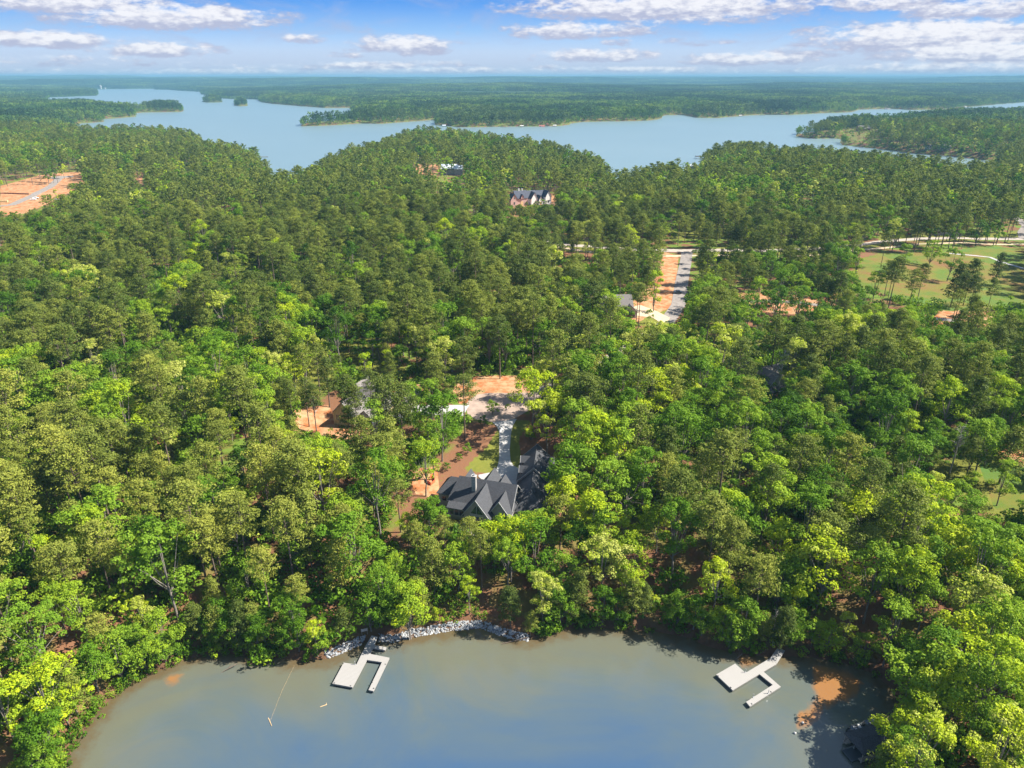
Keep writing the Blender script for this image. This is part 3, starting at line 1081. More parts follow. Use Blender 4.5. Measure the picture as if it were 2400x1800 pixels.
# ------------------------------------------------------------------ where nothing tall may stand in view: glades, plots, roads, water (photograph pixels)
CLEAR = [([(1028, 1150), (1064, 1095), (1140, 1088), (1165, 1030), (1090, 1085), (1075, 1075), (1150, 995), (1095, 975), (1090, 940), (1065, 920), (1060, 890), (1130, 878), (1245, 883), (1252, 960), (1240, 985),
           (1290, 1010), (1300, 1060), (1302, 1110), (1290, 1165), (1240, 1185), (1180, 1200), (1060, 1205)], 1.0),
         ([(955, 1130), (1000, 1085), (1060, 1050), (1100, 990), (1165, 995), (1165, 1090), (1060, 1110), (1030, 1150), (990, 1165)], .95),
         ([(1250, 985), (1350, 1010), (1345, 1080), (1300, 1090)], .6), ([(900, 1200), (955, 1190), (950, 1290), (910, 1300)], .6),
         ([(770, 985), (780, 945), (790, 900), (820, 885), (870, 890), (945, 900), (950, 925), (880, 950), (870, 990), (830, 1010)], .55), ([(690, 960), (770, 950), (780, 1015), (700, 1015)], .8), ([(770, 790), (960, 780), (950, 880), (780, 890)], .45),
         ([(1300, 560), (1560, 560), (1700, 566), (1700, 604), (1640, 606), (1612, 700), (1590, 755), (1540, 770), (1440, 755), (1500, 690), (1500, 640), (1300, 620)], .72),
         ([(1570, 560), (1625, 560), (1625, 620), (1612, 700), (1560, 735), (1540, 700), (1575, 620)], 1.0),
         ([(1700, 572), (2050, 560), (2050, 602), (1700, 606)], .5), ([(1570, 500), (1700, 515), (1700, 560), (1570, 560)], .7),
         ([(2045, 555), (2180, 540), (2420, 545), (2420, 735), (2220, 725), (2060, 700), (1995, 640), (2010, 600)], .82), ([(2050, 548), (2420, 544), (2420, 604), (2050, 600)], 1.0),
         ([(-10, 430), (60, 412), (110, 403), (185, 398), (200, 425), (130, 450), (110, 475), (60, 500), (-10, 500)], 1.0),
         ([(1190, 436), (1298, 436), (1300, 478), (1192, 480)], 1.0), ([(1020, 386), (1088, 388), (1086, 420), (1020, 418)], 1.0), ([(975, 390), (1015, 392), (1010, 402), (975, 402)], .9),
         ([(2275, 1050), (2420, 1070), (2420, 1200), (2330, 1190)], .8), ([(2150, 930), (2420, 940), (2420, 1060), (2200, 1040)], .45),
         ([(1785, 850), (1830, 845), (1850, 880), (1835, 935), (1800, 935)], .9), ([(1470, 690), (1490, 690), (1490, 740), (1450, 735)], .6),
         ([(1640, 790), (1800, 770), (1810, 830), (1700, 840)], .7), ([(1850, 690), (1960, 700), (1955, 735), (1850, 730)], .85), ([(1730, 700), (1850, 700), (1850, 740), (1730, 740)], .75),
         ([(2170, 715), (2310, 715), (2310, 765), (2170, 765)], .7), ([(1985, 290), (2060, 290), (2062, 308), (1985, 306)], .9), ([(1962, 308), (2030, 308), (2000, 325), (1962, 322)], .9),
         ([(1608, 380), (1638, 380), (1638, 390), (1608, 390)], 1.0), ([(316, 405), (330, 405), (332, 430), (316, 430)], .9),
         ([(700, 1560), (765, 1520), (850, 1485), (900, 1490), (1100, 1458), (1240, 1485), (1240, 1540), (1330, 1510), (1500, 1510), (1680, 1545), (1800, 1520), (1845, 1505), (1890, 1590),
           (1985, 1610), (1990, 1700), (1985, 1810), (190, 1810), (222, 1716), (278, 1655), (400, 1603), (560, 1575), (640, 1585)], 1.0),
         ([(1980, 1680), (2088, 1670), (2082, 1735), (2000, 1775)], 1.0), ([(1880, 1555), (2060, 1590), (2090, 1680), (1980, 1720)], .8),
         ([(1060, 1190), (1110, 1200), (1110, 1230), (1040, 1240)], .5)]
CLEAR.append(([(762, 1545), (800, 1515), (860, 1482), (1000, 1466), (1130, 1452), (1245, 1484), (1245, 1510), (1130, 1495), (900, 1520)], .9))
# built things and pavements where no trunk may stand
NOBUILD = [[(755, 1560), (765, 1520), (860, 1480), (1000, 1462), (1130, 1450), (1250, 1482), (1250, 1520), (900, 1530)], [(1000, 1120), (1060, 1090), (1180, 1080), (1250, 1040), (1310, 1060), (1310, 1230), (1180, 1260), (1010, 1250)], [(760, 1040), (780, 940), (900, 900), (960, 960), (880, 1010), (870, 1060)],
           [(1070, 905), (1110, 880), (1260, 885), (1270, 960), (1215, 1000), (1215, 1110), (1160, 1100), (1160, 1000), (1080, 970)]]
BROADNESS = np.array([  # share of broadleaf trees, a cell every 200 px, first row centred on y = 300
    [.55, .55, .5, .5, .6, .65, .5, .5, .5, .5, .5, .5],
    [.44, .28, .26, .28, .24, .28, .32, .36, .56, .52, .44, .40],
    [.50, .50, .44, .44, .36, .48, .58, .66, .70, .70, .62, .55],
    [.45, .48, .44, .40, .44, .68, .85, .85, .75, .80, .78, .6],
    [.34, .42, .46, .42, .44, .60, .80, .82, .85, .88, .85, .65],
    [.20, .28, .36, .34, .36, .42, .55, .58, .64, .70, .80, .85],
    [.35, .50, .68, .48, .58, .66, .70, .68, .74, .80, .86, .9],
    [.9, .9, .9, .9, .9, .9, .9, .9, .9, .9, .92, .92]])


def broadness(px, py):
    i = np.clip((py - 300) / 200.0, 0, 6.999)
    j = np.clip((px - 100) / 200.0, 0, 10.999)
    i0, j0 = i.astype(int), j.astype(int)
    fi, fj = i - i0, j - j0
    B = BROADNESS
    return (B[i0, j0] * (1 - fj) + B[i0, j0 + 1] * fj) * (1 - fi) + (B[i0 + 1, j0] * (1 - fj) + B[i0 + 1, j0 + 1] * fj) * fi


for s_ in bspec:
    pass
rs = np.random.RandomState(42)


def grid_pts(cell, rmin, rmax, jit=.42, halfdeg=43, roff=0):
    n = int(rmax / cell)
    X, Y = np.meshgrid(np.arange(-n, n + 1), np.arange(0, n + 1))
    X = X.ravel() + (Y.ravel() % 2) * .5
    Y = Y.ravel().astype(float)
    X = X * cell + rs.uniform(-jit, jit, X.shape) * cell
    Y = Y * cell * .9 + rs.uniform(-jit, jit, Y.shape) * cell
    r = np.hypot(X, Y)
    a = np.degrees(np.abs(np.arctan2(X, Y)))
    side = 12.0 / np.maximum(r, 1)
    m = (r > rmin) & (r <= rmax) & (a < halfdeg + np.degrees(side))
    return X[m], Y[m]


def visible_reject(x, y, z, H, R, base, strict=1.0):
    """trees whose crowns would hide what the photograph leaves open"""
    rej = np.zeros(x.shape, bool)
    rnd = rs.rand(len(x))
    pts = []
    for fz in (.98, .85, .7, .55):
        m = np.where(fz > base, 1, 0)
        qx, qy, fwd = project(x, y, z + H * fz)
        pr = FOC / fwd * R * .62
        for s in (-1, 0, 1):
            pts.append((qx + s * pr, qy, m))
    for poly, prob in CLEAR:
        hit = np.zeros(x.shape, bool)
        for qx, qy, m in pts:
            hit |= in_poly(qx, qy, poly) & (m > 0)
        rej |= hit & (rnd < prob * strict)
    return rej


# trees written down one by one: (px, py of the foot, kind, height, tint)
ONE_BY_ONE = [(1090, 1031, 'p', 24, .45), (1247, 1020, 'b', 24, .74), (1283, 1067, 'b', 21, .86), (1335, 1022, 'b', 21, .5), (1017, 1124, 'b', 20, .42), (998, 1163, 'b', 20, .62),
              (1087, 925, 'p', 23, .4), (1172, 888, 'p', 26, .3), (923, 1138, 'p', 23, .75), (1097, 1063, 'b', 4, .45), (1076, 1080, 'b', 3, .3), (1046, 1104, 'b', 3.4, .15),
              (1134, 1000, 'b', 4.5, .1), (1244, 1032, 'b', 4.5, .45), (1154, 972, 'b', 6, .5), (975, 1010, 'b', 18, .4), (1012, 1010, 'b', 21, .45),
              (2142, 591, 'p', 30, .3), (2102, 581, 'p', 28, .3), (2174, 571, 'p', 29, .2), (2197, 572, 'p', 30, .25), (2231, 586, 'p', 31, .3), (2308, 568, 'p', 30, .3), (2354, 569, 'p', 29, .35), (2334, 575, 'p', 30, .3),
              (2064, 626, 'p', 22, .35), (2112, 638, 'b', 19, .5), (2177, 623, 'b', 17, .6), (2219, 659, 'b', 20, .35), (2227, 720, 'p', 23, .2), (2257, 716, 'p', 25, .3), (2150, 702, 'p', 20, .3), (2266, 746, 'p', 22, .2),
              (2239, 746, 'p', 23, .25), (2310, 742, 'p', 20, .4), (2329, 668, 'p', 19, .2), (2002, 652, 'b', 20, .5), (1953, 629, 'b', 17, .5), (1912, 743, 'p', 23, .3), (1928, 752, 'p', 22, .2),
              (1532, 730, 'b', 23, .68), (1495, 782, 'p', 24, .5), (1655, 590, 'p', 20, .4), (136, 474, 'b', 13, .85), (145, 412, 'p', 12, .1), (2170, 1103, 'b', 18, .2), (2340, 1135, 'p', 19, .6), (2260, 1130, 'p', 15, .5), (2140, 1700, 'b', 21, .5), (2128, 1765, 'b', 18, .75), (2165, 1655, 'b', 22, .3), (2185, 1735, 'b', 20, .8), (2120, 1640, 'b', 15, .25), (2095, 1800, 'b', 15, .82), (1345, 1100, 'b', 26, .5), (1352, 1155, 'b', 26, .62), (1335, 1200, 'b', 23, .4), (1372, 1060, 'p', 27, .4), (1325, 1245, 'b', 18, .8), (1100, 1345, 'p', 17, .8), (1160, 1338, 'b', 15, .7), (1222, 1332, 'b', 16, .82), (1045, 1322, 'p', 15, .7), (1272, 1312, 'b', 17, .6), (1130, 1385, 'p', 19, .75), (1190, 1392, 'b', 17, .5), (1075, 1395, 'b', 16, .55), (1020, 1400, 'p', 18, .7), (1400, 1150, 'b', 25, .7), (1310, 1150, 'b', 14, .85), (2070, 1560, 'b', 20, .5),
              (910, 885, 'b', 13, .7), (840, 1030, 'p', 20, .45), (822, 1022, 'p', 23, .3), (725, 1000, 'p', 19, .35), (742, 1012, 'p', 18, .3), (690, 1008, 'p', 19, .4), (873, 975, 'p', 18, .35),
              (1375, 1235, 'b', 9, .85), (745, 1538, 'b', 11, .8), (760, 1525, 'b', 7, .55), (962, 1497, 'b', 17, .66), (1243, 1493, 'p', 8, .75), (1100, 1440, 'b', 12, .68), (1025, 1460, 'b', 5, .7)]
for px, py, k, h, ti in list(ONE_BY_ONE[:0]):
    pass

NEAR_T = []     # (x, y, z, kind, variant, scale, rot, tint)
for (px, py, k, h, ti) in ONE_BY_ONE:
    x, y = G(px, py)
    lib = BROAD if k == 'b' else PINE
    v = rs.randint(len(lib)) if h > 9 else 5
    if k == 'b' and px == 1247:
        v = 4
    if px < 905 and 960 < py < 1035:
        v = 3
    NEAR_T.append((x, y, gz_at(x, y), k, v, h / lib[v][2], rs.uniform(0, 6.28), ti))


def patch_noise(x, y, s):
    return fbm(x / s + 40, y / s + 11, 3)


def grow(x, y, wd, far=False):
    """kinds, variants, scales and tints for candidate trees"""
    z = height(x, y, wd)
    qx, qy, _ = project(x, y, z + 18)
    bf = broadness(qx, qy)
    pn = patch_noise(x, y, 55)
    edge = (wd < 14) * (np.hypot(x, y) < 420) * .15
    isb = rs.rand(len(x)) < np.clip(bf + (pn - .5) * 1.5 + edge, .03, .97)
    var = rs.randint(0, 12, len(x))
    Hb = np.array([b[2] for b in BROAD])[var]
    Hp = np.array([b[2] for b in PINE])[var]
    Rb = np.array([b[3] for b in BROAD])[var]
    Rp = np.array([b[3] for b in PINE])[var]
    scl = np.where(isb, rs.uniform(.66, 1.24, len(x)), rs.uniform(.74, 1.16, len(x)))
    small = (wd < 9) & (np.hypot(x, y) < 420)
    scl = np.where(small, scl * rs.uniform(.55, .9, len(x)), scl)
    H = np.where(isb, Hb, Hp) * scl
    R = np.where(isb, Rb, Rp) * scl
    base = np.where(isb, .36, .5)
    # yellow greens gather in the lower right and along the near bank
    warm = sstep(qx, 1300, 2300) * sstep(qy, 800, 1300) * .15 + sstep(qy, 1250, 1550) * .06
    tb = np.clip(.10 + .60 * rs.rand(len(x)) ** 1.15 + warm + (patch_noise(x + 900, y, 35) - .5) * .7 - sstep(np.hypot(x, y), 500, 1200) * .06, 0, .9)
    pale = isb & (rs.rand(len(x)) < .06)
    tb = np.where(pale, rs.uniform(.9, 1, len(x)), tb)
    tp = np.clip(.22 + .55 * rs.rand(len(x)) + sstep(qy, 800, 1300) * .38 * (1 - sstep(qx, 1000, 1700)) + sstep(qy, 700, 1200) * .1, 0, 1)
    return z, isb, var, scl, H, R, base, np.where(isb, tb, tp)


# inner belt, then out to the big lake
X, Y = grid_pts(8.3, 95, 1900)
WD = water_dist(X, Y)
m = WD > np.where(np.hypot(X, Y) < 420, 1.6, 2.0)
X, Y, WD = X[m], Y[m], WD[m]
# a row of low, leafy trees right along the cove's bank
bx, by = [], []
for i in range(len(cove_w) - 1):
    (x0, y0), (x1, y1) = cove_w[i], cove_w[i + 1]
    L_ = math.hypot(x1 - x0, y1 - y0)
    if min(y0, y1) < 70:
        continue
    for k_ in range(2):
        if rs.rand() < L_ / 3.6:
            s_, d_ = rs.rand(), rs.uniform(.3, 3.0)
            nx_, ny_ = (y1 - y0) / L_, -(x1 - x0) / L_
            for sg in (1, -1):
                px_, py_ = x0 + (x1 - x0) * s_ + nx_ * d_ * sg, y0 + (y1 - y0) * s_ + ny_ * d_ * sg
                if water_dist(np.array([px_]), np.array([py_]))[0] > .2:
                    bx.append(px_)
                    by.append(py_)
                    break
nrow = len(bx)
X, Y = np.concatenate([X, bx]), np.concatenate([Y, by])
WD = np.concatenate([WD, water_dist(np.array(bx), np.array(by))])
r = np.hypot(X, Y)
rowm = np.arange(len(X)) >= len(X) - nrow
gap = sstep(patch_noise(X + 300, Y + 50, 34), .52, .64) * .62 * (WD > 12) * sstep(np.hypot(X, Y), 185, 240)
keep = ((r < 620) | (rs.rand(len(X)) < .9)) & (rs.rand(len(X)) > gap)
X, Y, WD, rowm = X[keep], Y[keep], WD[keep], rowm[keep]
z, isb, var, scl, H, R, base, tint = grow(X, Y, WD)
rv = np.array([2, 5, 7])[rs.randint(0, 3, len(X))]
rowp = rowm & (rs.rand(len(X)) < .28)
isb = (isb | rowm) & ~rowp
var = np.where(rowm, rv, var)
var = np.where(rowp, 7, var)
scl = np.where(rowm, rs.uniform(.5, .85, len(X)), scl)
H = np.where(rowm, 15 * scl, H)
R = np.where(rowm, 4.5 * scl, R)
tint = np.where(rowm, rs.uniform(.15, .72, len(X)), tint)
rej = visible_reject(X, Y, z, H, np.where(rowm, R * .5, R), base)
for shrink in (.78, .6, .45):
    ri = np.where(rej & (np.hypot(X, Y) < 700))[0]
    again = visible_reject(X[ri], Y[ri], z[ri], H[ri] * shrink, R[ri] * shrink, base[ri], 1.2)
    okk = ri[~again]
    rej[okk] = False
    scl[okk] *= shrink
    H[okk] *= shrink
    R[okk] *= shrink
qx, qy, _ = project(X, Y, z)
for pl in NOBUILD:
    rej |= in_poly(qx, qy, pl)
SOLID = [pl for pl in SOIL + GOLF[:1]]
for pl in SOLID:
    rej |= in_poly(qx, qy, pl) & (rs.rand(len(X)) < .8)
for o_ in [o for o in COL.objects if o.name in ('main_road', 'side_road', 'path', 'driveway', 'side_driveway', 'cul_de_sac', 'construction_road', 'upper_road', 'service_lane')]:
    pass
# nothing grows on pavement
PAVE = BVHTree.FromPolygons(*(lambda L: ([v for vs, _ in L for v in vs], [tuple(i + off for i in f) for (vs, fs), off in zip(L, np.cumsum([0] + [len(v) for v, _ in L[:-1]]).tolist()) for f in fs]))(
    [([tuple(v.co) for v in o.data.vertices], [tuple(p.vertices) for p in o.data.polygons]) for o in COL.objects if o.type == 'MESH' and o.name not in ('ground', 'water')]))
for i in np.where(~rej & (np.hypot(X, Y) < 900))[0]:
    h = PAVE.find_nearest(Vector((X[i], Y[i], z[i])), 2.2)
    if h[0] is not None:
        rej[i] = True
for (x0, y0, *_r) in NEAR_T:
    rej |= np.hypot(X - x0, Y - y0) < 3.5
# a screen of waterside trees, leaning on the near bank
ok = ~rej
X, Y, WD, z, isb, var, scl, H, R, base, tint = [a[ok] for a in (X, Y, WD, z, isb, var, scl, H, R, base, tint)]
print('trees', len(X))
qx, qy, fwd = project(X, Y, z + H * .8)
inframe = (qx > -20) & (qx < 2420) & (qy > 160) & (qy < 1830)
r = np.hypot(np.hypot(X, Y), 110)
order = np.argsort(np.where(inframe, r, 1e9))
quota = {'b': 300, 'p': 300}
for (_, _, _, k, *_r) in NEAR_T:
    quota[k] -= 1
taken = np.zeros(len(X), bool)
for i in order:
    if not inframe[i]:
        break
    k = 'b' if isb[i] else 'p'
    if quota[k] > 0:
        quota[k] -= 1
        taken[i] = True
        NEAR_T.append((X[i], Y[i], gz_at(X[i], Y[i]), k, int(var[i]), float(scl[i]), float(rs.uniform(0, 6.28)), float(tint[i])))
    if quota['b'] <= 0 and quota['p'] <= 0:
        break
rest = ~taken
r = np.hypot(X, Y)
rot = rs.uniform(0, 6.28, len(X))
for nm, lab, sel, coll, nv in (('hardwood_forest', 'leafy green woodland filling the land up to the lake', isb & (r < 620), protoB, 12),
                               ('pine_forest', 'dark olive pine woodland filling the land up to the lake', ~isb & (r < 620), protoP, 12),
                               ('lakeside_hardwood_forest', 'leafy treetops of the land along the lake', isb & (r >= 620), protoB2, 4),
                               ('lakeside_pine_forest', 'dark pine treetops of the land along the lake', ~isb & (r >= 620), protoP2, 4)):
    s = sel & rest
    if nv == 12:
        zz = np.array([gz_at(a, c) for a, c in zip(X[s], Y[s])])
    else:
        zz = z[s]
    scatter(nm, np.stack([X[s], Y[s], zz - .2], 1), coll, scl[s], rot[s], var[s] % nv, tint[s], lab)
    print(nm, s.sum())

ex, ey = [], []
for i in range(len(lake_w) - 1):
    (x0, y0), (x1, y1) = lake_w[i], lake_w[i + 1]
    L_ = math.hypot(x1 - x0, y1 - y0)
    if min(y0, y1) > 6500 or L_ < 1:
        continue
    for k_ in range(int(L_ / 4.5)):
        s_, d_ = rs.rand(), rs.uniform(.5, 7)
        ex.append((x0 + (x1 - x0) * s_, y0 + (y1 - y0) * s_, (y1 - y0) / L_ * d_, -(x1 - x0) / L_ * d_))
for isl in islands:
    for k_ in range(90):
        a_, b_ = isl[rs.randint(len(isl))], isl[rs.randint(len(isl))]
        w_ = rs.rand()
        ex.append((a_[0] * w_ + b_[0] * (1 - w_), a_[1] * w_ + b_[1] * (1 - w_), 0, 0))
ex = np.array(ex)
c1, c2 = ex[:, :2] + ex[:, 2:], ex[:, :2] - ex[:, 2:]
w1, w2 = water_dist(c1[:, 0], c1[:, 1]), water_dist(c2[:, 0], c2[:, 1])
cc = np.where((w1 > w2)[:, None], c1, c2)
wc_ = np.maximum(w1, w2)
okk = (wc_ > .1) & (np.abs(np.degrees(np.arctan2(cc[:, 0], cc[:, 1]))) < 42)
cc, wc_ = cc[okk], wc_[okk]
hz_ = height(cc[:, 0], cc[:, 1], wc_)
qx, qy, _ = project(cc[:, 0], cc[:, 1], hz_ + 6)
okk = ~(in_poly(qx, qy, [(1962, 308), (2030, 308), (2000, 325), (1962, 322)]) | (rs.rand(len(qx)) < .12))
cc, hz_ = cc[okk], hz_[okk]
scatter('lake_edge_thicket', np.stack([cc[:, 0], cc[:, 1], hz_ - 1.5], 1), protoB2, rs.uniform(.4, .85, len(cc)), rs.uniform(0, 6.28, len(cc)), rs.randint(0, 4, len(cc)), rs.uniform(.02, .5, len(cc)), 'leafy trees and bushes lining the lake shore')

# undergrowth between the near trunks
Xs, Ys = grid_pts(3.1, 95, 520)
WDs = water_dist(Xs, Ys)
m = (WDs > -.9) & ((patch_noise(Xs, Ys, 22) > .40) | (WDs < 2.5)) & (rs.rand(len(Xs)) < np.where(WDs < 3, .95, .7))
Xs, Ys, WDs = Xs[m], Ys[m], WDs[m]
fx, fy = [], []
for i in range(len(cove_w) - 1):
    (x0, y0), (x1, y1) = cove_w[i], cove_w[i + 1]
    L_ = math.hypot(x1 - x0, y1 - y0)
    for k_ in range(int(L_ / 1.1 + rs.rand())):
        s_, d_ = rs.rand(), rs.uniform(-.6, 1.6)
        fx.append(x0 + (x1 - x0) * s_ - (y1 - y0) / L_ * d_)
        fy.append(y0 + (y1 - y0) * s_ + (x1 - x0) / L_ * d_)
fx, fy = np.array(fx), np.array(fy)
fm = (fy > 75) & (np.abs(np.degrees(np.arctan2(fx, fy))) < 45) & (patch_noise(fx, fy, 7) > .40)
Xs, Ys = np.concatenate([Xs, fx[fm]]), np.concatenate([Ys, fy[fm]])
WDs = water_dist(Xs, Ys)
zs = np.array([gz_at(a, c) for a, c in zip(Xs, Ys)])
qx, qy, _ = project(Xs, Ys, zs)
rejs = np.zeros(len(Xs), bool)
for pl in NOBUILD + SOIL + LAWN + GOLF + STRAW[:1]:
    rejs |= in_poly(qx, qy, pl)
qx, qy, _ = project(Xs, Ys, zs + 2)
rejs |= in_poly(qx, qy, [(745, 1565), (765, 1515), (860, 1470), (1000, 1450), (1130, 1438), (1262, 1480), (1262, 1530), (900, 1540)]) | in_poly(qx, qy, [(1790, 1560), (1800, 1510), (1860, 1505), (1860, 1570)])
for i in np.where(~rejs)[0]:
    if PAVE.find_nearest(Vector((Xs[i], Ys[i], zs[i])), 1.6)[0] is not None:
        rejs[i] = True
k = ~rejs
scatter('undergrowth', np.stack([Xs[k], Ys[k], np.maximum(zs[k] - .3, -.25)], 1), protoS, rs.uniform(.45, 1.0, k.sum()) ** .8 * rs.choice([1, 1, 1.5, 2.1], k.sum()) * np.where(WDs[k] < 2.5, .6, 1), rs.uniform(0, 6.28, k.sum()), rs.randint(0, 5, k.sum()),
        np.clip(rs.normal(.32, .17, k.sum()), 0, .9), 'low green shrubs and saplings under the trees')

# woods beyond the big lake
Xc, Yc = grid_pts(15.5, 1900, 5200, halfdeg=39)
Wc = water_dist(Xc, Yc)
m = Wc > 4
Xc, Yc, Wc = Xc[m], Yc[m], Wc[m]
zc = height(Xc, Yc, Wc)
rc = visible_reject(Xc, Yc, zc, np.full(len(Xc), 22.), np.full(len(Xc), 5.), np.full(len(Xc), .3)) & (Yc < 3200)
Xc, Yc, Wc, zc = Xc[~rc], Yc[~rc], Wc[~rc], zc[~rc]
tc_ = np.clip(.5 + (patch_noise(Xc, Yc, 160) - .5) * 2.2 + rs.normal(0, .12, len(Xc)), 0, 1)
ix = np.where(rs.rand(len(Xc)) < np.clip(.5 + (patch_noise(Xc + 700, Yc, 240) - .5) * 3, .1, .9), rs.randint(0, 3, len(Xc)) * 2 + 1, rs.randint(0, 3, len(Xc)) * 2)
scatter('far_shore_forest', np.stack([Xc, Yc, zc - .5], 1), protoC, rs.uniform(.75, 1.2, len(Xc)) * np.where(Wc < 20, .8, 1), rs.uniform(0, 6.28, len(Xc)), ix, tc_, 'wooded far shore of the lake in blue green haze')
# islets and near-lake spits closer than the main far shore are covered by the inner belt
Xd, Yd = grid_pts(105, 5200, 26000, halfdeg=39, jit=.3)
Wd = water_dist(Xd, Yd)
m = (Wd > 70) & ((np.hypot(Xd, Yd) < 12000) | (rs.rand(len(Xd)) < .55))
Xd, Yd, Wd = Xd[m], Yd[m], Wd[m]
zd = height(Xd, Yd, Wd)
td = np.clip(.5 + (patch_noise(Xd, Yd, 700) - .5) * 2.4, 0, 1)
scatter('distant_forest', np.stack([Xd, Yd, zd - 1], 1), protoD, rs.uniform(.9, 1.15, len(Xd)), rs.uniform(0, 6.28, len(Xd)), rs.randint(0, 5, len(Xd)), td, 'forest fading into the horizon')
Xe, Ye = grid_pts(19, 5200, 9500, halfdeg=39)
We = water_dist(Xe, Ye)
m = (We > 5) & (We < 110)
Xe, Ye, We = Xe[m], Ye[m], We[m]
scatter('distant_shore_forest', np.stack([Xe, Ye, height(Xe, Ye, We)], 1), protoC, rs.uniform(.8, 1.2, len(Xe)), rs.uniform(0, 6.28, len(Xe)), rs.randint(0, 6, len(Xe)), np.full(len(Xe), .4), 'trees along the distant banks')
print('far', len(Xc), 'distant', len(Xd), 'shore', len(Xe))

# ------------------------------------------------------------------ the single trees
ONES = ['', 'one', 'two', 'three', 'four', 'five', 'six', 'seven', 'eight', 'nine', 'ten', 'eleven', 'twelve', 'thirteen', 'fourteen', 'fifteen', 'sixteen', 'seventeen', 'eighteen', 'nineteen']
TENS = ['', '', 'twenty', 'thirty', 'forty', 'fifty', 'sixty', 'seventy', 'eighty', 'ninety']


def num(n):
    n = max(1, min(99, int(n)))
    return ONES[n] if n < 20 else TENS[n // 10] + ('-' + ONES[n % 10] if n % 10 else '')


MARKS = [(835, 1560, 'long white dock'), (1730, 1590, 'angled white dock'), (1130, 1160, 'dark roofed house'), (1186, 1040, 'pale driveway'), (1160, 920, 'paved turning circle'), (820, 960, 'tan sided house'),
         (1040, 1490, 'stone riprap bank'), (1960, 1620, 'orange silt shallows'), (2045, 1720, 'shaded boathouse'), (1820, 890, 'half hidden grey roof'), (1590, 660, 'side road'), (2230, 650, 'golf grass'),
         (930, 1250, 'bare clay slope'), (1480, 720, 'half hidden white house'), (2340, 1140, 'mown lawn'), (2240, 560, 'main road')]


def tree_word(k, tint):
    if k == 'b':
        return 'deep green' if tint < .25 else 'mid green' if tint < .48 else 'fresh green' if tint < .66 else 'yellow-green' if tint < .88 else 'pale cream-green'
    return 'dark' if tint < .35 else 'dull green' if tint < .6 else 'olive' if tint < .8 else 'yellowish olive'


seen_labels = set()
for i, (x, y, zz, k, v, s, ro, ti) in enumerate(NEAR_T):
    lib, forms = (BROAD, BFORM) if k == 'b' else (PINE, PFORM)
    cm, tm, Hh, Rr, bs = lib[v]
    nm = 'broadleaf_tree' if k == 'b' else 'pine_tree'
    e = link(bpy.data.objects.new(nm, None))
    e.empty_display_size = 1
    e.location = (x, y, zz - .15)
    e.rotation_euler = (0, 0, ro)
    e.scale = (s * rs.uniform(.9, 1.12), s * rs.uniform(.9, 1.12), s)
    c = link(bpy.data.objects.new('crown', cm), e)
    c['tint'] = ti
    link(bpy.data.objects.new('trunk', tm), e)
    ax, ay, _ = project(np.array(x), np.array(y), zz + Hh * s * .75)
    look = tree_word(k, ti) + ' ' + forms[v]
    sapling = Hh * s < 7
    noun = ('sapling' if k == 'b' else 'young pine') if sapling else ('tree' if k == 'b' else 'pine')
    mk = min(MARKS, key=lambda q: math.hypot(q[0] - ax, q[1] - ay))
    dist = math.hypot(mk[0] - ax, mk[1] - ay)
    cx_, cy_ = num(ax / 24), num(ay / 18)
    if dist < 130:
        lab = '%s %s by the %s, %s percent across, %s down' % (look, noun, mk[2], cx_, cy_)
        if len(lab.replace('-', ' ').split()) > 16:
            lab = '%s %s by %s, %s percent across, %s down' % (tree_word(k, ti), noun, mk[2], cx_, cy_)
    else:
        lab = '%s %s %s percent across and %s percent down the photo' % (look, noun, cx_, cy_)
    if lab in seen_labels:
        for alt in ('taller', 'shorter', 'fuller', 'thinner', 'hindmost', 'foremost'):
            if alt + ' ' + lab not in seen_labels:
                lab = alt + ' ' + lab
                break
    seen_labels.add(lab)
    tag(e, lab, 'tree' if k == 'b' else 'pine', 'broadleaf trees of the near woods' if k == 'b' else 'pine trees of the near woods')
